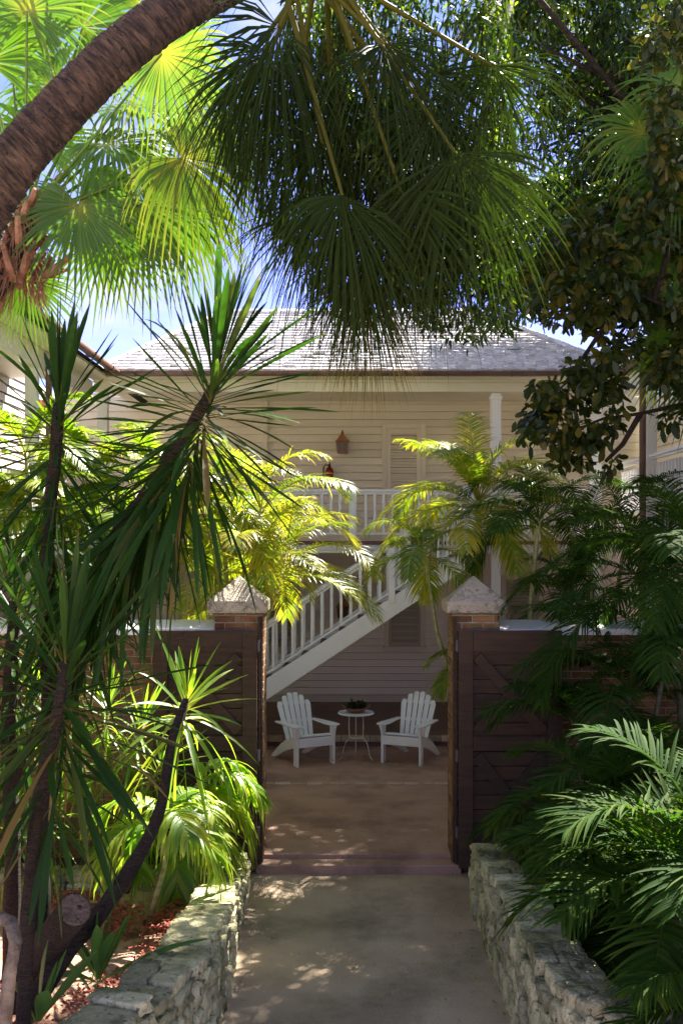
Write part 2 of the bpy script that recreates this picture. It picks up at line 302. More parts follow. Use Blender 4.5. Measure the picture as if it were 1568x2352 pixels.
def leafcloud(centres, rads, per_c, ln, w, hang=.3, tint=.4, tv=.35, round_=False, fb=None):
    fb = fb or FB(); C = np.repeat(np.array([tuple(c) for c in centres]), per_c, 0); r = np.repeat(np.array(rads), per_c, 0)
    N = len(C); g = rng.normal(0, 1, (N, 3)); g = nz(g) * rng.uniform(.15, 1, (N, 1)) ** .6
    if r.ndim == 1: r = np.stack([r, r, r * .8], 1)
    P = C + g * r; D = nz(g * .6 + rng.normal(0, .7, (N, 3)) + np.array([0, 0, -hang])); U = rng.normal(0, .6, (N, 3)) + np.array([0, 0, 1.])
    if round_: ts = [0, .1, .3, .6, .88, 1]; pr = [.1, .3, .8, 1, .7, .1]
    else: ts = [0, .4, .8, 1]; pr = [.12, 1, .6, .02]
    V, f = flat(P, D, U, ln * rng.uniform(.65, 1.2, N), w * rng.uniform(.8, 1.2, N), ts, pr, rng.uniform(0, .4, N))
    ct = np.repeat(rng.uniform(-.15, .15, len(centres)), per_c)
    return fb.add(V, f, np.repeat(np.clip(tint + ct + rng.uniform(-tv, tv, N), 0, 1), len(ts) * 2))
#@@SETTING
# ================================================================== THE SETTING
def sheet(name, x0, x1, y0, y1, z, m, th=.0, n=1):
    b = MB()
    if th: b.box(x0, x1, y0, y1, z - th, z)
    else: b.add([(x0, y0, z), (x1, y0, z), (x1, y1, z), (x0, y1, z)], [(0, 1, 2, 3)])
    return tag(b.build(name, m), kind='structure')
def bumpy(name, x0, x1, y0, y1, z, m, amp=.05, step=.12, inside=None):
    nx = int((x1 - x0) / step); ny = int((y1 - y0) / step); b = MB()
    for j in range(ny + 1):
        for i in range(nx + 1):
            x = x0 + (x1 - x0) * i / nx; y = y0 + (y1 - y0) * j / ny
            e = min(1, i / 2, (nx - i) / 2, j / 2, (ny - j) / 2)
            b.v.append((x, y, z + e * amp * (sin(x * 3.1 + y) + sin(y * 4.3 - x * 2) * .7 + random.uniform(-.6, .6))))
    b.f = [(j * (nx + 1) + i, j * (nx + 1) + i + 1, (j + 1) * (nx + 1) + i + 1, (j + 1) * (nx + 1) + i) for j in range(ny) for i in range(nx)]
    return tag(b.build(name, m, smooth=True), kind='structure')
sheet('ground', -300, 300, -300, 300, -.22, M['bounceground'])  # unseen ground behind the camera, kept pale as a reflector
sheet('path', -.95, 1.22, 1.0, 9.86, -.12, M['concrete'], .08)
sheet('courtyard_floor', -1.35, 1.62, 10.02, 12.93, 0, M['brownfloor'], .2)
sheet('courtyard_terrace', -4.9, 5.2, 13.05, 15.40, 0, M['brownfloor'], .2)
bumpy('planting_bed', -7, -1.15, 2.5, 8.75, .09, M['soil'], .035)
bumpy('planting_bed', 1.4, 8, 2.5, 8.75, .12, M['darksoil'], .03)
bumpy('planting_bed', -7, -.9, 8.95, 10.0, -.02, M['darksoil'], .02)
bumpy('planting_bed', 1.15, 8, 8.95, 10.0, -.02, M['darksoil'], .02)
bumpy('planting_bed', -4.9, -1.36, 10.1, 12.93, .0, M['bounceground'], .02)  # hidden courtyard beds made pale to throw light under the porch
bumpy('planting_bed', 1.63, 5.2, 10.1, 12.93, .0, M['bounceground'], .02)
# brick edging flush in the floor, and the brick nosing of the porch step
b = MB(); x = -4.9
while x < 5.2:
    wd = random.uniform(.19, .215); b.box(x, min(5.2, x + wd - .012), 12.935, 13.045, -.1, .008 + random.uniform(0, .006)); x += wd
M['edgebrick'] = mat('worn_edging_brick', (.46, .32, .24), .85, (.58, .44, .34), 8, .6, tv=0.35)
tag(b.build('brick_edging', M['edgebrick'], bevel=.004), kind='structure')
sheet('edging_mortar', -4.9, 5.2, 12.932, 13.048, -.004, M['brickmortar'], .1)
b = MB(); x = -4.9
while x < 5.2:
    wd = random.uniform(.2, .22); b.box(x, min(5.2, x + wd - .008), 15.36 + random.uniform(-.006, .006), 15.47, .07, .158 + random.uniform(-.004, .004)); x += wd
tag(b.build('step_nosing', M['edgebrick'], bevel=.012), kind='structure')
sheet('porch_floor', -4.9, 5.2, 15.405, 18.9, .150, M['porchfloor'], .3)
# gate sill
b = MB(); b.box(-.83, 1.10, 9.80, 10.015, -.3, -.035); sl = b.build('step', M['brownfloor'], bevel=.012); tag(sl, kind='structure')
# mulch
fb = FB(); N = 9000
P = np.stack([rng.uniform(-2.6, -1.2, N), rng.uniform(5.2, 8.6, N), np.zeros(N)], 1)
P[:, 2] = .125 + rng.uniform(0, .03, N)
kk = (np.sin(P[:, 0] * 5 + P[:, 1] * 2.2) + np.sin(P[:, 1] * 4.1) + rng.normal(0, .35, N)) > .55
kk |= (P[:, 0] > -1.42 + rng.normal(0, .06, N)) & (rng.random(N) < .75)
P = P[kk]; N = len(P)
V, f = flat(P, np.stack([rng.normal(0, 1, N), rng.normal(0, 1, N), rng.normal(0, .35, N)], 1), np.array([[0, 0, 1.]]) + rng.normal(0, .4, (N, 3)), rng.uniform(.02, .06, N), .016, [0, .5, 1], [.7, 1, .5])
fb.add(V, f, .5); tag(fb.build('red_mulch', M['mulch']), kind='stuff')
# fallen leaves on the path
fb = FB(); N = 130
P = np.stack([rng.uniform(-.9, 1.1, N), rng.uniform(6.4, 9.7, N), np.full(N, -.112)], 1); P[-26:, 1] = rng.uniform(10.1, 12.8, 26); P[-26:, 2] = .01; P[: N // 2, 0] = np.where(rng.random(N // 2) < .5, -.78, 1.02) + rng.normal(0, .05, N // 2)
V, f = flat(P, np.stack([rng.normal(0, 1, N), rng.normal(0, 1, N), rng.normal(0, .1, N)], 1), np.array([[0, 0, 1.]]) + rng.normal(0, .15, (N, 3)), rng.uniform(.012, .045, N), .014, [0, .4, .8, 1], [.2, 1, .7, .1])
fb.add(V, f, rng.uniform(0, 1, len(V))); tag(fb.build('fallen_leaves', M['strap']), kind='stuff')

# ------------------------------------------------------------------ stone retaining walls
def stone(b, c, s, rz=0, rough=.16, g=5):
    tv_ = random.random(); ph = [random.uniform(0, 9) for _ in range(6)]; ids = {}; q = Matrix.Rotation(rz, 3, 'Z')
    def vid(p):
        k = tuple(round(x, 3) for x in p)
        if k not in ids:
            v = Vector(p); n4 = (abs(v.x) ** 14 + abs(v.y) ** 14 + abs(v.z) ** 14) ** (1 / 14); v = v / n4
            d = 1 + rough * .5 * (sin(v.x * 4.7 + ph[0]) * sin(v.y * 5.1 + ph[1] + v.z * 3) + sin(v.z * 2.9 + ph[2] + v.x)) + random.uniform(-.5, .5) * rough
            v = Vector((v.x * s[0], v.y * s[1], v.z * s[2])) * d
            ids[k] = len(b.v); b.v.append(tuple(q @ v + Vector(c))); b.t.append(tv_)
        return ids[k]
    for ax in range(3):
        for sg in (-1, 1):
            for i in range(g):
                for j in range(g):
                    qd = []
                    for a, bb in ((i, j), (i + 1, j), (i + 1, j + 1), (i, j + 1)):
                        p = [0, 0, 0]; p[ax] = sg; p[(ax + 1) % 3] = -1 + 2 * a / g; p[(ax + 2) % 3] = -1 + 2 * bb / g; qd.append(vid(p))
                    b.f.append(tuple(qd if sg > 0 else qd[::-1]))
def stonewall(name, pts, label, thick, side, zb=-.16, grp='stone retaining walls along the path'):
    """pts: (x, y, ztop) along the face; the wall lies to the `side` of the face"""
    P = [Vector(p) for p in pts]; lens = [0]
    for a, c in zip(P, P[1:]): lens.append(lens[-1] + (c.xy - a.xy).length)
    def pt(s):
        s = max(0, min(lens[-1], s))
        for i in range(len(P) - 1):
            if s <= lens[i + 1]: break
        t = (s - lens[i]) / (lens[i + 1] - lens[i]); p = P[i].lerp(P[i + 1], t); d = (P[i + 1] - P[i]).xy.normalized(); return p, Vector((d.x, d.y, 0)), Vector((d.y * side, -d.x * side, 0))
    b = MB(); s = 0; core = MB()
    while s < lens[-1] - .03:
        wd = random.choice((random.uniform(.09, .16), random.uniform(.15, .30))); wd = min(wd, lens[-1] - s)
        p, d, nrm = pt(s + wd / 2); rz = math.atan2(d.y, d.x); ht = p.z - zb; capt = random.uniform(.06, .10)
        zt = p.z + random.uniform(-.025, .025)
        # cap stones: one or two across the thickness
        if random.random() < .6: cuts = [(0, 1)]
        else:
            m_ = random.uniform(.4, .65); cuts = [(0, m_), (m_, 1)]
        for c0, c1 in cuts:
            c = p + nrm * (thick * (c0 + c1) / 2 + random.uniform(-.012, .012)); stone(b, (c.x, c.y, zt - capt / 2 + random.uniform(-.012, .012)), (wd / 2 * .96, thick * (c1 - c0) / 2 * 1.0, capt / 2 * 1.1), rz + random.uniform(-.06, .06), .10, 6)
        for face in (0, 1):
            z = zb
            while z < zt - capt - .02:
                h = min(random.choice((random.uniform(.1, .2), random.uniform(.18, .34))), zt - capt - z)
                if zt - capt - z - h < .05: h = zt - capt - z
                c = p + nrm * ((.055 if face == 0 else thick - .055) + random.uniform(-.012, .012))
                if random.random() < .3 and wd > .16:
                    for q in (-1, 1):
                        cc = c + d * q * wd * .25; stone(b, (cc.x, cc.y, z + h / 2), (wd / 4 * .98, .075, h / 2 * 1.0), rz + random.uniform(-.1, .1), .2)
                else: stone(b, (c.x, c.y, z + h / 2), (wd / 2 * .90, .066 + random.uniform(0, .024), h / 2 * .90), rz + random.uniform(-.07, .07), .15)
                z += h
        s += wd
    K = 14
    for i in range(K):
        a, _, n1 = pt(lens[-1] * i / K + .01); c, _, n2 = pt(lens[-1] * (i + 1) / K - .01)
        q = [a + n1 * .035, c + n2 * .035, c + n2 * (thick - .035), a + n1 * (thick - .035)]; zt = min(a.z, c.z) - .045
        core.add([(v.x, v.y, zb) for v in q] + [(v.x, v.y, zt) for v in q], [(0, 1, 2, 3), (4, 5, 6, 7), (0, 1, 5, 4), (1, 2, 6, 5), (2, 3, 7, 6), (3, 0, 4, 7)])
    t = empty(name, (P[0].x, P[0].y, zb), label, 'stone wall', grp)
    b.build('stones', M['stone'], t, smooth=True); core.build('mortar', M['mortar'], t)
    return t
stonewall('stone_wall', [(-.87, 9.45, .20), (-.85, 9.0, .23), (-.84, 8.1, .29), (-.82, 7.5, .37), (-.80, 6.7, .52), (-.80, 6.2, .57), (-.92, 5.6, .60), (-1.07, 5.15, .62), (-1.5, 4.4, .63)],
          'sunlit pale stone retaining wall on the left side of the path', .32, 1)
stonewall('stone_wall', [(1.10, 9.0, .42), (1.10, 8.1, .48), (1.10, 7.5, .52), (1.10, 6.7, .55), (1.11, 6.1, .57), (1.16, 5.7, .59), (1.27, 5.4, .6), (1.55, 5.0, .6), (2.1, 4.5, .6)],
          'shaded greenish stone retaining wall on the right side of the path', .30, -1)
stonewall('low_cross_wall', [(-1.2, 8.74, .22), (-2.6, 8.7, .24), (-4.6, 8.7, .24)], 'low mossy stone wall crossing the left bed behind the mulch', .24, 1)
stonewall('low_cross_wall', [(4.8, 8.72, .30), (2.6, 8.72, .30), (1.42, 8.75, .30)], 'low dark stone wall crossing the right bed behind the path wall', .24, 1)

# ------------------------------------------------------------------ gate piers, garden walls, gate leaves
def brickbox(b, x0, x1, y0, y1, z0, z1, ch=.07, bl=.2, j=.01):
    """brick courses round a rectangular shaft"""
    z = z0; k = 0
    while z < z1 - .02:
        for (ax, a0, a1, c0, c1) in (('x', x0, x1, y0, y0 + .1), ('x', x0, x1, y1 - .1, y1), ('y', y0 + .1, y1 - .1, x0, x0 + .1), ('y', y0 + .1, y1 - .1, x1 - .1, x1)):
            a = a0 - (bl / 2 if k % 2 else 0)
            while a < a1:
                s, e = max(a, a0), min(a + bl - j, a1)
                if e - s > .03:
                    o = random.uniform(-.004, .003)
                    if ax == 'x': b.box(s, e, c0 - (o if c0 == y0 else 0), c1 + (o if c1 == y1 else 0), z + j, z + ch, jit=.0015)
                    else: b.box(c0 - (o if c0 == x0 else 0), c1 + (o if c1 == x1 else 0), s, e, z + j, z + ch, jit=.0015)
                a += bl
        z += ch; k += 1
def pier(x0, x1, label, cx0, cx1, jamb):
    t = empty('gate_pier', ((x0 + x1) / 2, 10.1, -.15), label, 'gate pier', 'brick piers of the gateway')
    b = MB(); brickbox(b, x0, x1, 9.90, 10.30, -.15, 2.325); b.build('brick_shaft', M['brick'], t, bevel=.004)
    MB().box(x0 + .008, x1 - .008, 9.908, 10.292, -.2, 2.32).build('mortar_core', M['brickmortar'], t)
    c = MB(); y0, y1 = 9.81, 10.38; z0, z1 = 2.33, 2.435; cx = (cx0 + cx1) / 2; cy = (y0 + y1) / 2
    c.add([(cx0, y0, z0), (cx1, y0, z0), (cx1, y1, z0), (cx0, y1, z0), (cx0, y0, z1), (cx1, y0, z1), (cx1, y1, z1), (cx0, y1, z1), (cx, cy, 2.68)],
          [(0, 3, 2, 1), (0, 1, 5, 4), (1, 2, 6, 5), (2, 3, 7, 6), (3, 0, 4, 7), (4, 5, 8), (5, 6, 8), (6, 7, 8), (7, 4, 8)])
    c.build('cap', M['cap'], t, bevel=.012)
    j0, j1, sg = jamb
    MB().box(j0, j1, 9.85, 9.897, -.03, 2.29).box(j0 + sg * .018 if sg > 0 else j0, j1 if sg > 0 else j1 + sg * .018, 9.815, 9.849, -.03, 2.285).build('jamb', M['gatewood'], t, bevel=.003)
    return t
pier(-1.225, -.765, 'brick gate pier on the left with a stone pyramid cap under yellow palm fronds', -1.285, -.735, (-.805, -.772, -1))
pier(1.02, 1.475, 'brick gate pier on the right with a speckled stone pyramid cap', .965, 1.53, (1.027, 1.062, 1))
def gwall(x0, x1, label):
    t = empty('garden_wall', ((x0 + x1) / 2, 10.1, -.2), label, 'brick wall', 'brick walls beside the gateway')
    b = MB(); z = -.2; k = 0; 
    while z < 2.11:
        a = x0 - (.1 if k % 2 else 0)
        while a < x1:
            s, e = max(a, x0), min(a + .19, x1)
            if e - s > .02: b.box(s, e, 9.985 + random.uniform(-.003, .003), 10.05, z + .01, z + .07)
            a += .2
        z += .07; k += 1
    b.build('bricks', M['brick'], t)
    MB().box(x0, x1, 9.995, 10.24, -.25, 2.108).build('mortar_core', M['brickmortar'], t)
    c = MB(); c.prism([(9.93, 2.115), (10.33, 2.115), (10.33, 2.235), (9.93, 2.175)], x0, x1, 'x'); c.build('coping', M['white'], t, bevel=.006)
    return t
gwall(-7.2, -1.226, 'brick garden wall with a white coping running left from the gate')
gwall(1.476, 8.2, 'brick garden wall with a white coping running right from the gate')
def gate(x0, x1, label):
    W_ = x1 - x0; t = empty('gate_leaf', (x0 if x0 > 0 else x1, 9.76, 0), label, 'wooden gate', 'wooden gate leaves folded back')
    z0, z1 = -.04, 2.175; b = MB(); z = z0
    while z < z1 - .01:
        h = min(.135, z1 - z); b.box(x0 + .01, x1 - .01, 9.765 + random.uniform(-.002, .002), 9.79, z + .003, z + h - .003); z += h
    b.build('boards', M['gatewood'], t, bevel=.003)
    f = MB(); y0, y1 = 9.728, 9.7645; sw = .135
    f.box(x0, x0 + sw, y0, y1, z0, z1).box(x1 - sw, x1, y0, y1, z0, z1)
    for a, c in ((z0, z0 + .2), (1.05, 1.19), (z1 - .2, z1)): f.box(x0 + sw + .001, x1 - sw - .001, y0 + .003, y1, a, c)
    f.build('frame', M['gatewood'], t, bevel=.004)
    for (a, c) in ((z0 + .2, 1.05), (1.19, z1 - .2)):
        for s in (-1, 1):
            p0, p1 = Vector((x0 + sw, 0, a)), Vector((x1 - sw, 0, c))
            if s < 0: p0, p1 = Vector((x0 + sw, 0, c)), Vector((x1 - sw, 0, a))
            d = (p1 - p0).normalized(); n = Vector((-d.z, 0, d.x)) * .05; p0 += d * .055; p1 -= d * .055
            pts = [(p0 - n), (p1 - n), (p1 + n), (p0 + n)]
            MB().prism([(p.x, p.z) for p in pts], 9.734 + (.004 if s > 0 else 0), 9.7645, 'y').build('brace', M['gatewood'], t, bevel=.003)
    hx = x0 if x0 > 0 else x1
    for z in (.28, 1.0, 2.03): MB().box(hx - .022, hx + .022, 9.76, 9.812, z - .05, z + .05).tube([(hx + (-.012 if x0 > 0 else .012), 9.757, z - .055), (hx + (-.012 if x0 > 0 else .012), 9.757, z + .055)], .009, 8).build('hinge', M['hinge'], t)
    return t
gate(-1.78, -.812, 'brown board gate leaf folded back in front of the left pier')
gate(1.068, 2.03, 'dark brown board gate leaf folded back in front of the right pier')

# ------------------------------------------------------------------ houses
def siding(b, axis, a0, a1, pos, z0, z1, h=.125, out=-1):
    """clapboards along axis 'x' (at y=pos, facing out*y) or 'y' (at x=pos)"""
    z = z0
    while z < z1 - .01:
        zz = min(z + h, z1); pr = [(pos + out * .030, z + .007), (pos + out * .010, zz), (pos - out * .028, zz), (pos - out * .028, z + .007)]
        if axis == 'x': b.prism(pr, a0, a1, 'x')
        else: b.prism(pr, a0, a1, 'y')
        z += h
def louvre(parent, x0, x1, y, z0, z1, m, fr=.055, name='shutter', pitch=.045, casing=.07, mc=None, open_=.02):
    """louvred shutter facing -y with casing round it"""
    c = MB(); cs = casing
    c.box(x0 - cs, x0, y - .035, y + .02, z0 - cs * .6, z1 + cs).box(x1, x1 + cs, y - .035, y + .02, z0 - cs * .6, z1 + cs).box(x0 - .001, x1 + .001, y - .038, y + .02, z1 + .001, z1 + cs).box(x0 - cs * 1.3, x1 + cs * 1.3, y - .07, y + .02, z0 - cs, z0 - .001)
    f = c.build('frame', mc or m, parent, bevel=.004)
    b = MB(); b.box(x0 + .003, x0 + fr, y - .03, y + .01, z0 + .003, z1 - .003).box(x1 - fr, x1 - .003, y - .03, y + .01, z0 + .003, z1 - .003).box(x0 + fr, x1 - fr, y - .028, y + .01, z1 - fr * 1.3, z1 - .003).box(x0 + fr, x1 - fr, y - .028, y + .01, z0 + .003, z0 + fr * 1.6)
    z = z0 + fr * 1.6 + .01
    while z < z1 - fr * 1.3 - .02:
        b.prism([(y - .028, z), (y - .022, z - .004), (y + .006, z + pitch * .75), (y + .0, z + pitch * .75 + .004)], x0 + fr, x1 - fr, 'x'); z += pitch
    b.build(name, m, parent)
    MB().box(x0 + .01, x1 - .01, y + .012, y + .03, z0 + .01, z1 - .01).build('shade_backing', M['underlay'], parent)  # near-black panel stands in for the shade behind the slats
def shingles(corners, m, rows=21, parent=None, seedw=.14):
    """corners: eave-left, eave-right, ridge-right, ridge-left; real overlapping shingles"""
    A, B_, C_, D_ = [Vector(p) for p in corners]; b = MB(); nrm = (B_ - A).cross(D_ - A).normalized()
    if nrm.z < 0: nrm = -nrm
    up = nrm.cross((B_ - A).normalized()); up = up if up.z > 0 else -up
    for r in range(rows):
        t0, t1 = r / rows, (r + 1) / rows; l0, r0 = A.lerp(D_, t0), B_.lerp(C_, t0); wtot = (r0 - l0).length; x = 0; d = (r0 - l0).normalized(); rh = ((D_ - A).dot(up)) / rows
        l1 = A.lerp(D_, t1); r1 = B_.lerp(C_, t1); kl = (l1 - l0).dot(d); kr = (r0 - r1).dot(d)
        x = -random.uniform(0, seedw)
        while x < wtot:
            wd = random.uniform(seedw * .55, seedw * 1.4); s, e = max(0, x), min(wtot, x + wd - .007)
            if e - s > .015:
                drop = random.uniform(-.022, .012) if random.random() > .03 else .06
                th = random.uniform(.030, .042); s1 = max(s, kl if s < kl else s); e1 = min(e, wtot - kr if e > wtot - kr else e)
                if s1 >= e1: s1 = e1 = (s + e) / 2 if kl < s < wtot - kr else (min(max((s + e) / 2, kl), wtot - kr))
                p = [l0 + d * s + up * drop, l0 + d * e + up * drop, l0 + d * e1 + up * rh * 1.06, l0 + d * s1 + up * rh * 1.06]
                lo = nrm * .004; hi = nrm * (.012 + th); h2 = nrm * .012
                b.add([p[0] + lo, p[1] + lo, p[2] - nrm * .004, p[3] - nrm * .004, p[0] + hi, p[1] + hi, p[2] + h2, p[3] + h2], [(0, 1, 5, 4), (4, 5, 6, 7), (0, 4, 7, 3), (1, 2, 6, 5)])
            x += wd
    return b
H = empty('main_house', (0, 15.8, 0), 'cream two storey house with a grey shingle hip roof behind the gate', 'house')
b = MB(); siding(b, 'x', -5.0, 5.4, 18.8, 3.03, 5.7, .137)
b.box(-5.0, 5.4, 18.85, 24, 0, 5.6); b.build('wall', M['siding'], H)
b = MB(); siding(b, 'x', -5.0, 5.4, 18.8, .15, 2.84); b.build('lower_wall', M['lowsiding'], H)
MB().box(-1.45, -1.38, 18.73, 18.79, 3.03, 5.6).build('joint_strip', M['siding'], H)
# roof
rf = MB(); EZ = 5.505
corn = [(-3.60, 15.25, EZ), (4.10, 15.25, EZ), (2.25, 17.5, 6.83), (-2.04, 17.5, 6.83)]
rb = shingles(corn, M['shingle'], 21); roof = rb.build('roof', M['shingle'], H)
u_ = MB(); c4 = [Vector(c) for c in corn]; bk = [Vector((4.10, 24.2, EZ)), Vector((-3.60, 24.2, EZ))]
dn = Vector((0, .01, -.02)); vs = [c + dn for c in c4] + [p + dn for p in bk] + [Vector((2.25, 19.5, 6.83)) + dn, Vector((-2.04, 19.5, 6.83)) + dn]
u_.add(vs, [(0, 1, 2, 3), (1, 4, 6, 2), (4, 5, 7, 6), (5, 0, 3, 7), (3, 2, 6, 7)]); u_.build('roof_deck', M['underlay'], roof)
hp = MB()
for a, c in ((c4[0], c4[3]), (c4[1], c4[2]), (c4[3], c4[2])):
    n = 14
    for i in range(n):
        p, q = a.lerp(c, i / n), a.lerp(c, (i + 1.08) / n); off = Vector((0, -.01, .035 + .008 * (i % 2))); hp.tube([p + off, q + off + Vector((0, 0, .006))], [.05, .045], 5)
hp.build('ridge_cap', M['shingle'], roof)
def gutter(p0, p1, parent, out, r=.065):
    p0, p1 = Vector(p0), Vector(p1); d = (p1 - p0).normalized(); o = Vector(out); b = MB(); n = 9; pr = [(cos(pi + pi * i / n) * r, sin(pi + pi * i / n) * r) for i in range(n + 1)] + [(cos(-pi * i / n) * (r - .008), sin(-pi * i / n) * (r - .008)) for i in range(n + 1)]
    pr = [(x * 1.0, z) for x, z in pr]; n2 = len(pr)
    vs = [p + o * x + Vector((0, 0, z)) for p in (p0, p1) for x, z in pr]
    b.add(vs, [(i, (i + 1) % n2, n2 + (i + 1) % n2, n2 + i) for i in range(n2)] + [tuple(range(n2))[::-1], tuple(range(n2, 2 * n2))])
    L_ = (p1 - p0).length; k = int(L_ / 1.05)
    for i in range(k):
        c = p0 + d * (i + .5) * L_ / k; b.tube([c + o * (cos(a) * (r + .007)) + Vector((0, 0, sin(a) * (r + .007))) for a in [pi + pi * q / 8 for q in range(9)]], .008, 5)
        b.tube([c + o * (-r) , c + o * .0 + Vector((0, 0, .01)), c + o * r], .007, 5)
    return b.build('gutter', M['gutter'], parent, smooth=True)
gutter((-3.58, 15.16, 5.49), (4.08, 15.16, 5.49), H, (0, -1, 0))
MB().box(-3.7, 4.2, 15.232, 15.30, 5.44, 5.502).build('drip_edge', M['gutter'], H)
MB().box(-3.75, 4.15, 15.64, 15.86, 5.265, 5.40).box(-3.75, 4.15, 15.60, 15.90, 5.401, 5.46).box(-3.75, 4.15, 15.31, 15.60, 5.43, 5.46).build('beam', M['cream'], H, bevel=.005)
MB().box(-3.9, 4.3, 15.9, 18.77, 5.55, 5.62).build('ceiling', M['cream'], H)
pm = MB().box(-.072, .072, -.072, .072, 3.03, 5.262).box(-.09, .09, -.09, .09, 5.16, 5.22).box(-.09, .09, -.09, .09, 3.035, 3.2).mesh('post')
pm.materials.append(M['white'])
for x in (-3.64, 2.29, 3.80):
    o = bpy.data.objects.new('post', pm); col.objects.link(o); o.parent = H; o.location = (x, .0, 0)
dk = MB().box(-3.9, 4.3, 15.62, 18.77, 2.975, 3.03).build('deck', M['deck'], H)
MB().box(-3.9, 4.3, 15.70, 15.78, 2.85, 2.974).box(-3.9, 4.3, 15.66, 15.70, 2.90, 2.972).build('fascia', M['white'], H, bevel=.004)
MB().box(-3.9, 4.3, 15.781, 18.77, 2.86, 2.90).build('porch_ceiling', M['pinksiding'], H)
lp = MB().box(-.07, .07, -.07, .07, .15, 2.848).mesh('post'); lp.materials.append(M['white'])
for x in (-3.64, 3.80, 2.29):
    o = bpy.data.objects.new('post', lp); col.objects.link(o); o.parent = H; o.location = (x, .05, 0)
balm = MB().box(-.019, .019, -.019, .019, 0, .62).mesh('baluster'); balm.materials.append(M['white'])
def rail(parent, p0, p1, zt=.78, sp=.131, foot=None):
    p0, p1 = Vector(p0), Vector(p1); d = (p1 - p0); L_ = d.length; rz = math.atan2(d.y, d.x); Mx = Matrix.Translation(p0) @ Matrix.Rotation(rz, 4, 'Z')
    b = MB().box(0, L_, -.045, .045, zt - .04, zt, Mx).box(0, L_, -.022, .022, zt - .075, zt - .041, Mx).box(0, L_, -.022, .022, .09, .125, Mx)
    r = b.build('railing', M['white'], parent, bevel=.005)
    n = int(L_ / sp)
    for i in range(1, n):
        o = bpy.data.objects.new('baluster', balm); col.objects.link(o); o.parent = r; o.location = Mx @ Vector((i * L_ / n, 0, .105)); o.rotation_euler.z = rz; o.matrix_parent_inverse = r.matrix_parent_inverse @ Matrix.Identity(4); o.matrix_parent_inverse = Matrix.Identity(4)
        o.location = o.location
    return r
# railings are built in world space; give the railing a plain local frame so balusters can share it
rail(H, (-3.56, 15.80, 3.03), (.07, 15.80, 3.03)); rail(H, (.19, 15.80, 3.03), (2.21, 15.80, 3.03)); rail(H, (2.37, 15.80, 3.03), (3.72, 15.80, 3.03))
MB().box(.075, .185, 15.745, 15.855, 3.09, 3.80).box(.10, .16, 15.76, 15.84, 3.031, 3.09).build('newel', M['white'], H, bevel=.005)
# upper door (louvred), lower windows
def up(u, v, y): p = at(u, v, y); return p.x, p.z
louvre(H, .765, 1.375, 18.77, 3.10, 5.06, M['creamshutter'], .07, 'door', .052, .09, M['siding'])
louvre(H, .80, 1.37, 18.77, 1.15, 2.35, M['shutter'], .05, 'window_shutter', .062, .08, M['pinksiding'])
louvre(H, -1.55, -.90, 18.77, 1.15, 2.35, M['shutter'], .05, 'window_shutter', .062, .08, M['pinksiding'])
louvre(H, 2.9, 3.5, 18.77, 1.15, 2.35, M['shutter'], .05, 'window_shutter', .062, .08, M['pinksiding'])
MB().box(-4.0, 4.4, 18.72, 18.77, .151, .27).build('baseboard', M['pinksiding'], H)

# staircase
S = empty('staircase', (-2.0, 15.3, 0), 'white open staircase rising from left to right up to the balcony', 'staircase')
def zb_(x): return .733 + .657 * (x + 1.149)
def stringer(y0, y1):
    xa, xb = -2.02, 1.90; b = MB()
    b.prism([(xa, .155), (-1.60, .155 + .0), (-1.149 - (.733 - .155) / .657 + .0, .155), (xb, zb_(xb)), (xb, zb_(xb) + .31), (xa - .15, zb_(xa - .15) + .31), (xa - .15, .155)] if False else
            [(-2.03, .155), (xb, zb_(xb)), (xb, min(3.02, zb_(xb) + .31)), (-2.40, zb_(-2.40) + .31), (-2.40, .155)], y0, y1, 'y')
    return b.build('stringer', M['white'], S, bevel=.004)
stringer(14.88, 14.925); stringer(15.575, 15.62)
tr = MB(); k = 0; z = .33
while z < 3.0:
    x = -1.149 + (z - .733 - .30) / .657; tr.box(x - .02, x + .26, 14.926, 15.574, z - .035, z); z += .178; 
tr.build('tread', M['deck'], S, bevel=.003)
sbal = MB().box(-.019, .019, -.019, .019, 0, .66).mesh('baluster'); sbal.materials.append(M['white'])
for y in (14.9, 15.6):
    b = MB(); xa, xb = -2.25, 1.75; c = math.sqrt(1 + .657 ** 2)
    for (h0, h1, hw) in ((.735, .785, .045), (.69, .728, .022), (.045, .085, .022)):
        za, zc = zb_(xa) + .31, zb_(xb) + .31
        b.prism([(xa, za + h0), (xb, zc + h0), (xb, zc + h1), (xa, za + h1)], y - hw, y + hw, 'y')
    r = b.build('handrail', M['white'], S, bevel=.004); n = 29
    for i in range(1, n):
        x = xa + (xb - xa) * i / n; o = bpy.data.objects.new('baluster', sbal); col.objects.link(o); o.parent = r; o.location = (x, y, zb_(x) + .31 + .06)
    for x in (-2.33, .68, 1.82):
        MB().box(x - .045, x + .045, y - .045, y + .045, zb_(x) + .20, zb_(x) + .31 + .84).build('newel', M['white'], r, bevel=.006)

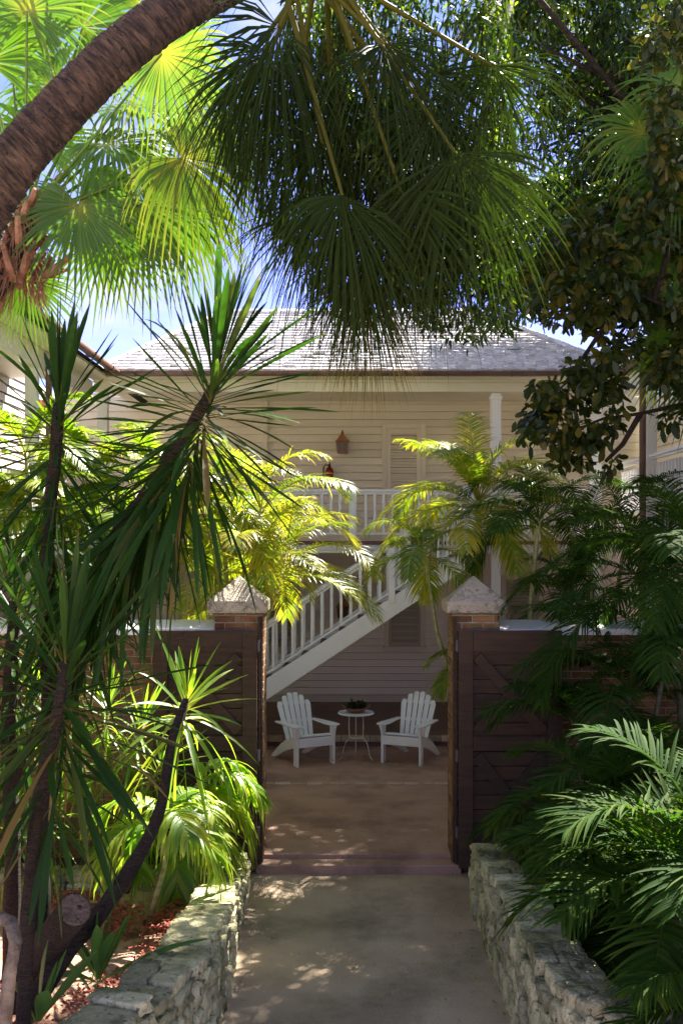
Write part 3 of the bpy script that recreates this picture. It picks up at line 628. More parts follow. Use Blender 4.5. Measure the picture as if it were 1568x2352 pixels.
# left wing
W1 = empty('left_wing', (-5.0, 12, 0), 'taupe side wing with a brown gutter and white gallery posts on the left', 'house', 'side wings of the courtyard')
b = MB(); siding(b, 'y', 4, 18.7, -5.0, 0, 5.6, .137, out=1); b.box(-9, -5.03, 4, 18.7, 0, 5.6); b.build('wall', M['pinksiding'], W1)
sh = shingles([(-3.38, 2.5, 5.50), (-3.38, 15.25, 5.50), (-7.4, 15.25, 8.25), (-7.4, 2.5, 8.25)], M['shingle'], 26, seedw=.18).build('roof', M['shingle'], W1)
MB().prism([(-3.40, 5.47), (-7.4, 8.2), (-11.4, 5.47)], 2.5, 15.24, 'y').build('roof_deck', M['underlay'], sh)
gutter((-3.30, 2.5, 5.49), (-3.30, 15.2, 5.49), W1, (1, 0, 0))
MB().box(-3.95, -3.75, 2.5, 15.6, 5.15, 5.42).box(-3.74, -3.45, 2.5, 15.3, 5.41, 5.45).build('beam', M['cream'], W1, bevel=.005)
MB().box(-4.97, -3.75, 2.5, 15.6, 5.46, 5.5).build('ceiling', M['cream'], W1)
MB().box(-4.97, -3.72, 4, 15.6, 2.9, 3.03).build('deck', M['deck'], W1)
MB().box(-3.72, -3.68, 4, 15.6, 2.84, 3.02).build('fascia', M['white'], W1)
for y in (6.6, 10.0, 12.9):
    o = bpy.data.objects.new('post', MB().box(-.07, .07, -.07, .07, 0, 5.15).mesh('post')); o.data.materials.append(M['white']); col.objects.link(o); o.parent = W1; o.location = (-3.85 + 5.0, y - 12, 0)
MB().tube([(-3.62, 13.1, 5.4), (-3.70, 13.1, 5.2), (-3.70, 13.1, 0)], .04, 10).build('downpipe', M['gutter'], W1, smooth=True)
rail(W1, (-3.80, 6.7, 3.03), (-3.80, 12.8, 3.03)); rail(W1, (-3.80, 13.0, 3.03), (-3.80, 15.7, 3.03))
# right wing
W2 = empty('right_wing', (5.4, 12, 0), 'cream side wing with a white gallery railing half hidden by trees on the right', 'house', 'side wings of the courtyard')
b = MB(); siding(b, 'y', 4, 18.7, 5.45, 0, 5.6, .137, out=-1); b.box(5.48, 9, 4, 18.7, 0, 5.6); b.build('wall', M['siding'], W2)
sh = shingles([(4.02, 2.5, 5.50), (4.02, 15.3, 5.50), (8.0, 15.3, 8.2), (8.0, 2.5, 8.2)], M['shingle'], 26, seedw=.18).build('roof', M['shingle'], W2)
MB().prism([(4.04, 5.47), (8.0, 8.15), (12, 5.47)], 2.5, 15.29, 'y').build('roof_deck', M['underlay'], sh)
gutter((3.94, 2.5, 5.49), (3.94, 15.2, 5.49), W2, (-1, 0, 0))
MB().box(4.06, 4.26, 2.5, 15.6, 5.15, 5.42).build('beam', M['cream'], W2, bevel=.005)
MB().box(4.1, 5.43, 2.5, 15.6, 5.46, 5.5).build('ceiling', M['cream'], W2)
MB().box(4.12, 5.43, 4, 15.6, 3.2, 3.33).build('deck', M['deck'], W2)
MB().box(4.08, 4.12, 4, 15.6, 3.08, 3.32).build('fascia', M['white'], W2)
for y in (7.5, 11.0, 14.2):
    o = bpy.data.objects.new('post', MB().box(-.07, .07, -.07, .07, 0, 5.15).mesh('post')); o.data.materials.append(M['white']); col.objects.link(o); o.parent = W2; o.location = (4.16 - 5.4, y - 12, 0)
rail(W2, (4.15, 4.5, 3.33), (4.15, 14.1, 3.33), .86); rail(W2, (4.15, 14.3, 3.33), (4.15, 15.7, 3.33), .86)
MB().tube([(3.96, 13.9, 5.45), (3.97, 13.9, 5.2), (3.97, 13.9, 0)], .045, 10).build('downpipe', M['gutter'], W2, smooth=True)

# ------------------------------------------------------------------ lanterns
def lantern(x, y, z, label, rz=0, s=1.0):
    t = empty('wall_lantern', (x, y, z), label, 'lantern', 'copper wall lanterns', rz)
    def sq(z0, r0, z1, r1, cy=-.13): return [(-r0, cy - r0, z0), (r0, cy - r0, z0), (r0, cy + r0, z0), (-r0, cy + r0, z0), (-r1, cy - r1, z1), (r1, cy - r1, z1), (r1, cy + r1, z1), (-r1, cy + r1, z1)]
    Fq = [(0, 3, 2, 1), (4, 5, 6, 7), (0, 1, 5, 4), (1, 2, 6, 5), (2, 3, 7, 6), (3, 0, 4, 7)]
    b = MB(); b.add(sq(.0, .085, .025, .095), Fq); b.add(sq(.20, .105, .215, .125), Fq); b.add(sq(.215, .12, .30, .05), Fq); b.add(sq(.30, .06, .31, .06), Fq); b.add(sq(.31, .035, .345, .03), Fq)
    b.lathe([(.001, .345), (.022, .355), (.03, .37), (.014, .385), (.018, .40), (.001, .425)], (0, -.13, 0), 10)
    for sx in (-1, 1):
        for sy in (-1, 1): b.tube([(sx * .088, -.13 + sy * .088, .02), (sx * .103, -.13 + sy * .103, .205)], .008, 5)
    for sy in (-1, 1): b.tube([(0, -.13 + sy * .088, .02), (0, -.13 + sy * .103, .205)], .005, 5)
    b.box(-.05, .05, -.025, 0, .05, .33).tube([(0, -.02, .30), (0, -.07, .33), (0, -.13, .32)], .01, 6)
    b.build('body', M['copper'], t, world=False)
    g = MB(); g.add(sq(.026, .084, .199, .098), Fq); g.build('glass', M['lampglass'], t, world=False)
    for dx in (-.035, .035): MB().tube([(dx, -.13, .03), (dx, -.13, .10)], .011, 8).build('candle', M['cream'], t, world=False)
    t.scale = (s, s, s); return t
lantern(-.03, 18.77, 4.60, 'copper lantern on the cream upper wall left of the louvred door')
lantern(-.02, 18.77, 1.66, 'copper lantern on the lower wall behind the stair balusters')
lantern(-4.98, 17.1, 5.02, 'copper lantern on the taupe wing wall above the left gallery', rz=R(90))

# ------------------------------------------------------------------ chairs and table
def chair(name, loc, rz, label):
    t = empty(name, loc, label, 'garden chair', 'white slatted garden chairs on the terrace', rz)
    m = M['chairwhite']; K = dict(world=False)
    hw = .255
    for s in (-1, 1):   # front legs
        x0 = s * hw; MB().box(min(x0, x0 + s * .035), max(x0, x0 + s * .035), -.05, .05, 0, .52).build('front_leg', m, t, bevel=.005, **K)
        # side rail running back down to the ground
        x1 = s * (hw - .03); MB().prism([(-.03, .27), (-.03, .375), (.12, .375), (.52, .235), (.88, .0), (.80, 0), (.74, .0), (.42, .14)], min(x1, x1 + s * .028), max(x1, x1 + s * .028), 'x').build('rear_leg', m, t, bevel=.004, **K)
        # arm
        ax = s * (hw + .015); pts = [(ax - .065, -.11), (ax + .065, -.11), (ax + .075, .05), (ax + s * .01 + .05, .35), (ax + s * .01 + .03, .60), (ax + s * .01 - .03, .60), (ax - .05, .35), (ax - .075, .05)]
        Mx = Matrix.Rotation(R(-1.5), 4, 'X'); MB().prism(pts, .522, .545, 'z', Mx).build('arm_rest', m, t, bevel=.005, **K)
        MB().prism([(-.10, .515), (-.055, .515), (-.055, .37)], s * (hw + .008), s * (hw + .03), 'x').prism([(s * (hw + .036), .515), (s * (hw + .085), .515), (s * (hw + .036), .37)], -.012, .012, 'y').build('bracket', m, t, **K)
    MB().box(-hw + .001, hw - .001, -.055, -.032, .255, .375).build('apron', m, t, bevel=.004, **K)
    for i in range(5):
        y = -.01 + i * .092; z = .385 - .32 * max(0, y - .03); MB().box(-hw + .002, hw - .002, 0, .08, 0, .02, Matrix.Translation((0, y, z)) @ Matrix.Rotation(-.27 if i else 0, 4, 'X')).build('seat_slat', m, t, bevel=.004, **K)
    # back, fanned slats leaning backwards
    lean = R(24); Mb = Matrix.Translation((0, .42, .235)) @ Matrix.Rotation(-lean, 4, 'X')
    tops = [.60, .675, .715, .715, .675, .60]
    for i in range(6):
        q = i - 2.5; xb, xt = q * .069, q * .088; wb, wt = .056, .075; h = tops[i]; hl = h - (.055 if i == 0 else .022 if i == 1 else .004) * 1; hr = h - (.055 if i == 5 else .022 if i == 4 else .004)
        pr = [(xb - wb / 2, 0), (xb + wb / 2, 0), (xt + wt / 2, hr), (xt + wt * .2, h + .004 if 0 < i < 5 else h), (xt - wt * .2, h + .004 if 0 < i < 5 else h), (xt - wt / 2, hl)]
        MB().prism(pr, 0, .018, 'y', Mb).build('back_slat', m, t, bevel=.003, **K)
    for z, hw2 in ((.30, .235), (.555, .235)): MB().box(-hw2, hw2, .019, .045, z, z + .045, Mb).build('back_rail', m, t, bevel=.003, **K)
    return t
chair('garden_chair', (-.40, 14.09, 0), R(28), 'white slatted garden chair left of the small table, turned to the right')
chair('garden_chair', (.785, 14.16, 0), R(-24), 'white slatted garden chair right of the small table, turned to the left')
chair('garden_chair', (2.62, 16.75, 3.03), R(12), 'white slatted garden chair on the upper balcony by the right post')
X = empty('fire_extinguisher', (-.26, 18.70, 4.02), 'dark red fire extinguisher on the cream upper wall below the copper lantern', 'fire extinguisher')
K_ = dict(world=False)
MB().lathe([(.001, 0), (.062, .005), (.07, .03), (.07, .27), (.055, .32), (.025, .345), (.02, .36)], (0, 0, 0), 20).build('tank', mat('red_enamel', (.22, .012, .012), .3), X, smooth=True, **K_)
bk_ = mat('black_rubber', (.015, .015, .015), .5)
MB().box(-.018, .018, -.02, .02, .361, .39).box(-.012, .012, -.11, .02, .391, .402).box(-.012, .012, -.10, .02, .42, .43).build('valve', bk_, X, **K_)
MB().tube([(-.02, 0, .375), (-.08, 0, .38), (-.11, 0, .33), (-.105, 0, .15), (-.085, 0, .08)], .012, 7).build('hose', bk_, X, smooth=True, **K_)
MB().box(-.03, .03, .03, .07, .1, .3).build('bracket', bk_, X, **K_)
T = empty('side_table', (.165, 14.48, 0), 'small round white metal table with curved legs between the two chairs', 'side table')
MB().lathe([(.0, .625), (.235, .625), (.25, .632), (.25, .648), (.242, .655), (.238, .646), (.001, .646)], (.165, 14.48, 0), 40).build('table_top', M['chairwhite'], T, smooth=True)
MB().lathe([(.0, .292), (.10, .292), (.105, .30), (.105, .312), (.095, .304), (.001, .304)], (.165, 14.48, 0), 28).build('shelf', M['iron'], T)
for a in (R(-150), R(-30), R(90)):
    ln = []
    for r, z in ((.11, .625), (.115, .45), (.105, .31), (.13, .285), (.165, .25), (.19, .19), (.205, .11), (.225, .05), (.265, .008)): ln.append((.165 + cos(a) * r, 14.48 + sin(a) * r, z))
    MB().tube(ln, .008, 7).build('leg', M['iron'], T, smooth=True)
PB = empty('planter_bowl', (.165, 14.48, .656), 'flared terracotta bowl of small green plants on the side table', 'planter')
b = MB()
def ring(r, z, k=8): return [(.165 + r * cos(2 * pi * j / k + .39) , 14.48 + r * sin(2 * pi * j / k + .39), .656 + z) for j in range(k)]
pr = [(.11, .002), (.125, .02), (.155, .05), (.165, .06), (.158, .06), (.12, .035)]; vs = []
for r, z in pr: vs += ring(r, z)
b.add(vs, [(i * 8 + j, i * 8 + (j + 1) % 8, i * 8 + 8 + (j + 1) % 8, i * 8 + 8 + j) for i in range(5) for j in range(8)] + [tuple(range(8))[::-1], tuple(range(40, 48))]); b.build('bowl', M['terracotta'], PB)
for s in (-1, 1): MB().tube([(.165 + s * .14, 14.42, .705), (.165 + s * .19, 14.43, .745), (.165 + s * .20, 14.48, .76), (.165 + s * .19, 14.53, .745), (.165 + s * .14, 14.54, .705)], .009, 6).build('handle', M['terracotta'], PB)
fb = leafcloud([(.165 + random.uniform(-.08, .08), 14.48 + random.uniform(-.06, .06), .73 + random.uniform(0, .03)) for _ in range(9)], [.05] * 9, 42, .055, .022, -.5, .35, .3, True)
fb.build('plants', M['fine'], PB)
#@@PLANTS
# ================================================================== PLANTS
def areca(label, base, stems, nf, ln, m='areca', group=None, ll=.36, lw=.0165, tint=.45, name='areca_palm', cat='palm', bend=(1.2, 2.0), rr=.03, el=(82, 5), nl=42, droop=.45, azr=None, trunkmat='cane', tips=.15):
    """stems: list of crown points; all rise from the base"""
    t = empty(name, base, label, cat, group); B0 = Vector(base)
    for si, c in enumerate(stems):
        c = Vector(c); b0 = B0 + Vector((random.uniform(-.1, .1), random.uniform(-.1, .1), 0)) if len(stems) > 1 else B0
        mid = b0.lerp(c, .5) + Vector((random.uniform(-.06, .06), random.uniform(-.06, .06), 0)); pts = [b0, b0.lerp(mid, .5), mid, mid.lerp(c, .5), c]
        h = (c - b0).length
        if h > .25: MB().tube(pts, [rr * 1.25, rr, rr * .9, rr * .8, rr * .75], 10).build('stem', M[trunkmat], t, smooth=True)
        a0 = random.uniform(0, 6.28)
        for k in range(nf):
            s = (k + .5) / nf; az = a0 + k * 2.4 + random.uniform(-.3, .3)
            if azr: az = R(random.uniform(*azr))
            e = R(el[0] + (el[1] - el[0]) * s + random.uniform(-8, 8)); l = ln * random.uniform(.8, 1.1) * (1 - .2 * (s < .15))
            pinnate(tuple(c - Vector((0, 0, .10 * s))), az, e, l, random.uniform(*bend), nl=nl, ll=ll, lw=lw, tint=tint + random.uniform(-.12, .12), droop=droop, twist=random.uniform(-.4, .4), rr=.009, tips=tips).build('frond', M[m], t)
    return t
G1 = 'areca palms in the courtyard behind the wall'
areca('yellow-green areca palm clump leaning over the left gate pier', at(545, 1700, 11.2) * 1.0, [at(590, 1310, 11.0), at(600, 1170, 11.5), at(510, 1180, 11.7), at(655, 1290, 11.9)], 11, 1.4, group=G1, tint=.66, tips=.35, el=(88, -5), bend=(1.1, 2.1))
areca('bright areca palm with a ringed stem directly above the right pier cap', (at(1098, 1600, 11.3)), [at(1098, 1150, 11.3)], 23, 1.4, group=G1, tint=.66, tips=.32, lw=.02, rr=.045, el=(90, -8), bend=(1.1, 2.1))
areca('slender young areca palm with a thin leaning stem left of the right pier', at(1060, 1640, 10.9), [at(972, 1262, 10.7)], 9, .80, group=G1, tint=.5, ll=.26, tips=.35, rr=.022, el=(75, -10))
areca('small areca palm reaching out from behind the right pier over the chair', at(1085, 1760, 10.75), [at(1078, 1520, 10.75)], 4, .55, group=G1, tint=.5, ll=.2, azr=(150, 215), el=(55, 5), rr=.015)
areca('green areca palm with a pale thin stem behind the right garden wall', at(1225, 1600, 10.7), [at(1237, 1190, 10.6)], 12, 1.15, 'arecashade', G1, tint=.55, rr=.03)
areca('dark areca palm clump in front of the right gallery posts', at(1390, 1600, 12.0), [at(1350, 1230, 12.1), at(1440, 1220, 12.2)], 9, 1.35, 'arecashade', G1, tint=.5)
areca('low dark areca palm just behind the right white coping', at(1300, 1600, 11.0), [at(1310, 1370, 11.0)], 9, 1.0, 'arecashade', G1, tint=.4)
areca('bright green areca palm clump standing behind the two yuccas', at(400, 1680, 11.6), [at(430, 1180, 11.6), at(350, 1100, 12.2), at(300, 1260, 11.5)], 9, 1.35, group=G1, tint=.5, lw=.034)
areca('bright green areca palm clump at the left edge before the wing railing', at(140, 1700, 11.6), [at(60, 1040, 11.6), at(200, 1120, 12.0), at(120, 1230, 11.2), at(10, 1200, 11.0)], 9, 1.3, group=G1, tint=.48, lw=.036)
G2 = 'shade palms in the right bed'
areca('large dark palm rising at the right edge over the garden wall', at(1590, 1900, 9.4), [at(1530, 1350, 9.4), at(1600, 1290, 9.1)], 11, 1.75, 'arecashade', G2, trunkmat='darkcane', ll=.44, lw=.02, tint=.45, rr=.045, nl=50)
areca('dark arching palm spreading feathered fronds before the right gate leaf', at(1480, 2000, 8.8), [at(1440, 1590, 8.9), at(1530, 1500, 8.8)], 10, 1.35, 'arecashade', G2, trunkmat='darkcane', ll=.38, lw=.017, tint=.35, bend=(1.2, 2.0), el=(80, 15), nl=46)
areca('bluish green low palm with broad leaflets behind the right stone wall', at(1420, 2100, 7.6), [at(1400, 1840, 7.6), at(1520, 1800, 7.7)], 11, 1.0, 'arecashade', G2, trunkmat='darkcane', ll=.36, lw=.021, tint=.5, el=(80, 10), droop=.3, nl=36)
areca('glossy green palm clump in the foreground at the right edge', at(1560, 2290, 5.7), [at(1550, 2060, 5.7), at(1480, 2010, 6.2), at(1620, 1950, 5.6)], 10, .92, 'arecashade', G2, trunkmat='darkcane', ll=.40, lw=.023, tint=.5, el=(84, 15), droop=.3, bend=(.8, 1.7), nl=34)
areca('low glossy palm at the bottom right corner above the stone wall', at(1640, 2400, 5.0), [at(1630, 2290, 5.0)], 9, .6, 'arecashade', G2, trunkmat='darkcane', ll=.28, lw=.018, tint=.5, el=(60, -5), droop=.5)
areca('dark feathery palm spreading across the right gate leaf', at(1330, 2000, 9.2), [at(1330, 1660, 9.3)], 12, 1.05, 'arecashade', G2, trunkmat='darkcane', ll=.36, lw=.018, tint=.45, el=(80, 10), nl=40, rr=.025)
areca('low dark palm filling the corner behind the end of the right stone wall', at(1270, 2060, 8.3), [at(1270, 1900, 8.3), at(1380, 1950, 7.9)], 10, .75, 'arecashade', G2, trunkmat='darkcane', ll=.32, lw=.02, tint=.5, el=(80, 10), nl=34, rr=.02)
areca('dense leafy palm low in the right bed behind the foreground clump', at(1480, 2200, 6.6), [at(1470, 2130, 6.6)], 12, .75, 'arecashade', G2, trunkmat='darkcane', ll=.34, lw=.024, tint=.5, el=(80, 0), nl=32, rr=.02)
# small lit palm in the left bed
areca('small sunlit palm with one pale bare stem in the left mulch bed', at(343, 2115, 8.0), [at(378, 1880, 8.0)], 7, .66, 'strap', None, ll=.36, lw=.042, tint=.62, name='young_palm', el=(75, 0), bend=(1.6, 2.3), droop=.8, tips=.3, rr=.022, nl=20)
areca('yellow drooping palm between the left gate leaf and the stone wall', at(450, 2030, 8.9), [at(455, 1800, 8.9), at(405, 1880, 8.7)], 5, .7, 'strap', None, ll=.34, lw=.036, tint=.7, name='young_palm', el=(70, 0), bend=(1.7, 2.4), droop=.8, tips=.3, nl=20, azr=(-80, 60))

# ------------------------------------------------------------------ strap-leaved dracaenas, sunlit
def cane_plant(label, base, heads, n, ln, w, m='strap', group=None, name='dracaena', cat='shrub', rr=.018, el0=85, el1=-40, tint=.5, droop1=.8, bark='graybark', axis=None, spread=.14, rings=None):
    t = empty(name, base, label, cat, group); b = Vector(base)
    for i, h in enumerate(heads):
        h = Vector(h); mid = b.lerp(h, .55) + Vector((random.uniform(-.08, .08), random.uniform(-.05, .05), 0))
        MB().tube([b, b.lerp(mid, .6), mid, mid.lerp(h, .5), h], [rr * 1.3, rr * 1.1, rr, rr * .9, rr * .8], 8).build('stem', M[bark], t, smooth=True)
        rosette(h, axis or (h - mid), n, ln, w, el0, el1, .02, droop1, spread, tint).build('leaf_rosette', M[m], t)
    return t
G3 = 'sunlit strap-leaved shrubs in the left bed'
cane_plant('bright strap-leaved shrub with long arching leaves in front of the left gate leaf', at(290, 2050, 8.3), [at(432, 1600, 7.8)], 46, .62, .036, group=G3, tint=.62, el1=-65)
cane_plant('dense light green strap-leaved shrub against the left brick wall', at(240, 2020, 8.9), [at(330, 1650, 8.9), at(250, 1600, 8.9), at(380, 1740, 8.8), at(180, 1700, 8.8)], 46, .46, .026, group=G3, tint=.6)
cane_plant('low yellow-green strap-leaved shrub behind the low cross wall', at(300, 2020, 9.0), [at(290, 1820, 8.9), at(380, 1860, 8.9), at(210, 1860, 8.9), at(330, 1900, 8.9)], 42, .42, .026, group=G3, tint=.62)
cane_plant('green strap-leaved shrub at the left edge below the yucca', at(60, 2040, 8.6), [at(60, 1720, 8.6), at(130, 1850, 8.5), at(10, 1850, 8.5), at(100, 1600, 8.8)], 44, .48, .028, group=G3, tint=.48)

# ------------------------------------------------------------------ yuccas
def crm(P, t):
    n = len(P) - 1; i = min(int(t * n), n - 1); f = t * n - i; g = lambda k: P[max(0, min(n, k))]
    a, c, d, e = g(i - 1), g(i), g(i + 1), g(i + 2); return .5 * ((2 * c) + (d - a) * f + (2 * a - 5 * c + 4 * d - e) * f * f + (3 * c - a - 3 * d + e) * f ** 3)
def yucca(label, path, radii, heads, group='yuccas in the left foreground', extra=None):
    t = empty('yucca', path[0], label, 'yucca', group)
    for p_, r_ in zip([path] + (extra or []), [radii] + [[radii[-1] * 1.0] * 9] * 9):
        pts = []; rr_ = []
        for i in range(len(p_) - 1):
            for q in range(5): pts.append(Vector(p_[i]).lerp(Vector(p_[i + 1]), q / 5) + Vector([random.uniform(-.006, .006) for _ in range(3)])); rr_.append((r_[i] * (1 - q / 5) + r_[i + 1] * q / 5) * random.uniform(.93, 1.07))
        pts.append(Vector(p_[-1])); rr_.append(r_[len(p_) - 1]); MB().tube(pts, rr_, 12).build('trunk', M['darkbark'], t, smooth=True)
    for (c, ax, n, ln, w, e0, e1, d1, sp) in heads: rosette(c, ax, int(n * 1.15), ln, w * .84, e0, e1, .0, d1, sp * 1.35, .4, fold=.2, shape=[.5, .34, .5, .82, 1, .86, .42, .02]).build('leaf_rosette', M['yucca'], t)
    return t
A = [at(40, 2330, 5.9), at(70, 2100, 6.1), at(110, 1850, 6.3), at(150, 1600, 6.3), at(190, 1380, 6.2), at(265, 1230, 6.1), at(360, 1100, 6.0), at(440, 980, 5.9), at(495, 885, 5.8)]
ty = yucca('tall dark yucca with the highest head in front of the shingle roof', A, [.055, .05, .05, .045, .042, .04, .038, .036, .034],
      [(at(500, 850, 5.8), (.25, -.05, 1), 74, .74, .046, 88, -30, .15, .12), (at(470, 950, 5.85), (.3, -.1, 1), 54, .70, .044, -5, -80, .5, .14),
       (at(420, 1030, 5.9), (.5, -.1, 1), 54, .68, .042, -25, -85, .5, .16), (at(350, 1120, 6.0), (.5, 0, 1), 50, .68, .042, -30, -88, .4, .18), (at(270, 1230, 6.1), (.4, 0, 1), 40, .64, .040, -30, -88, .4, .18), (at(200, 1370, 6.2), (.2, 0, 1), 34, .62, .040, -30, -88, .4, .18)])
LT = empty('leaning_tree', at(60, 2330, 5.6), 'brown leaning trunk with a sawn branch rising through the lit shrubs at lower left', 'tree')
b = MB(); q_ = [at(60, 2330, 5.6), at(150, 2190, 5.8), at(235, 2090, 6.0), at(322, 1960, 6.3), at(370, 1850, 6.5), at(395, 1700, 6.8), at(425, 1610, 7.2)]; pp = [crm(q_, i / 40) for i in range(41)]
b.tube(pp, [(.062 - .040 * i / 40) * random.uniform(.95, 1.05) for i in range(41)], 12); b.build('trunk', M['darkbark'], LT, smooth=True)
cut0, cut1 = at(75, 2215, 6.0), at(172, 2090, 5.35)
MB().tube([cut0, cut0.lerp(cut1, .5), cut1], [.095, .09, .086], 18).build('cut_branch', M['darkbark'], LT, smooth=True)
d = (cut1 - cut0).normalized(); MB().tube([cut1 + d * .001, cut1 + d * .006, cut1 + d * .008], [.083, .08, .074], 18).build('cut_face', M['cutwood'], LT)
Bp = [at(90, 2300, 6.4), at(95, 2000, 6.4), at(110, 1700, 6.3), at(105, 1400, 6.3), at(118, 1150, 6.2), at(135, 930, 6.2)]
yucca('tall dark yucca whose head stands before the left wing gutter', Bp, [.06, .055, .045, .04, .04, .035],
      [(at(136, 900, 6.2), (.03, 0, 1), 48, .66, .046, 88, -15, .1, .12), (at(130, 1000, 6.2), (0, 0, 1), 34, .62, .042, 5, -70, .4, .14), (at(118, 1150, 6.2), (0, -.1, 1), 44, .55, .036, 10, -80, .45, .18), (at(112, 1320, 6.25), (0, -.1, 1), 34, .5, .034, 0, -80, .4, .15)])
Cp = [at(55, 2400, 5.1), at(60, 2100, 5.1), at(85, 1850, 5.1), at(130, 1650, 5.1), at(150, 1520, 5.1)]
yucca('nearest dark yucca with long leaves crossing the lit shrubs', Cp, [.04, .036, .034, .032, .028],
      [(at(152, 1500, 5.1), (.05, -.1, 1), 48, .74, .048, 85, -35, .15, .12), (at(140, 1600, 5.1), (.05, -.1, 1), 28, .72, .046, 0, -60, .35, .12), (at(115, 1700, 5.1), (0, -.1, 1), 16, .42, .038, -5, -60, .4, .16)])
Dp = [at(20, 2350, 6.9), at(30, 2000, 6.9), at(20, 1650, 6.9), at(35, 1380, 6.9)]
yucca('shaded yucca at the left edge behind the nearest one', Dp, [.06, .055, .05, .04],
      [(at(40, 1350, 6.9), (.1, 0, 1), 50, .62, .04, 85, -30, .2, .14), (at(260, 1290, 6.8), (.2, 0, 1), 46, .58, .038, 80, -60, .3, .14), (at(30, 1480, 6.9), (0, 0, 1), 36, .6, .038, -10, -80, .4, .2)], extra=[[at(30, 1800, 6.9), at(140, 1560, 6.85), at(260, 1310, 6.8)]])
# rough grey stem at the bottom left corner
t = empty('bare_stem', at(10, 2500, 4.4), 'rough grey bare stem curving at the bottom left corner', 'shrub')
MB().tube([at(0, 2500, 4.4), at(10, 2350, 4.4), at(22, 2240, 4.4), at(36, 2165, 4.4), at(25, 2120, 4.5), at(5, 2110, 4.6), at(-40, 2130, 4.7)], [.034, .032, .029, .028, .03, .028, .024], 10).build('stem', M['graybark'], t, smooth=True)
# lilies
def lily(label, base, n, ln, w, group='broad-leaved lilies in the left bed', lean=(0, 0, 1)):
    t = empty('lily_plant', base, label, 'plant', group)
    fb = rosette(Vector(base) + Vector((0, 0, .05)), lean, n, ln, w, 84, 38, .05, .35, .02, .5, fold=.22, shape=[.35, .4, .7, 1, 1, .7, .35, .02]); fb.build('leaves', M['lily'], t); return t
lily('broad-leaved lily in the sandy soil beside the cut branch', at(225, 2262, 5.9), 9, .50, .075)
lily('broad-leaved lily with upright leaves near the bottom left corner', at(90, 2360, 5.3), 8, .48, .07, lean=(.3, 0, 1))
lily('taller narrow-leaved lily rising before the red mulch', at(210, 2280, 6.1), 4, .85, .05, lean=(.22, 0, 1))

# ------------------------------------------------------------------ fan palms
def fans(t, lst, m, ns=56, **kw):
    for (root, hub, A, Nn, rad, dr, tint) in lst: fanleaf(root, hub, A, Nn, rad, ns=ns, droop=dr, tint=tint, **kw).build('fan_frond', M[m], t)
# leaning foreground palm
m = mat('leaning_palm_bark', (.07, .036, .024), .9, (.16, .088, .055), 5, 1, 9, c3=(.02, .011, .008), s3=6, t3=(.45, .62), speck=(30, .62, (.015, .009, .007)), bd=.09)
for nd in m.node_tree.nodes:
    if nd.type == 'MAPPING': nd.vector_type = 'TEXTURE'; nd.inputs['Rotation'].default_value = (0, R(47), 0); nd.inputs['Scale'].default_value = (1, 1, .16)
M['leanbark'] = m
LP = [at(-330, 1500, 6.3), at(-210, 900, 6.3), at(-90, 600, 6.35), at(10, 405, 6.4), at(130, 262, 6.5), at(265, 128, 6.6), at(400, 25, 6.8), at(560, -60, 7.0), at(700, -120, 7.2)]
tp = empty('leaning_palm', (LP[0].x, LP[0].y, -.1), 'foreground fan palm with a thick brown trunk leaning across the top left corner', 'palm')
b = MB(); pts = []; rad = []
FULL = [Vector((LP[0].x - .2, LP[0].y, -.1))] + LP; n = 220
for i in range(n + 1):
    p = crm(FULL, i / n); pts.append(p); rad.append((.168 - .03 * i / n) * (1 + .03 * ((i * .37) % 1) + random.uniform(-.012, .012)))
b.tube(pts, rad, 30)
b.v = [tuple(Vector(v) + Vector([random.uniform(-.006, .006) for _ in range(3)])) for v in b.v]
b.build('trunk', M['leanbark'], tp)
CR = at(705, -110, 7.2)
T_ = .34
def pend(hx, hy, Y, A, N, r, dr, ti=.4, root=None): return (root or CR + Vector((random.uniform(-.15, .15), random.uniform(-.1, .1), 0)), at(hx, hy, Y), A, N, r, dr, ti)
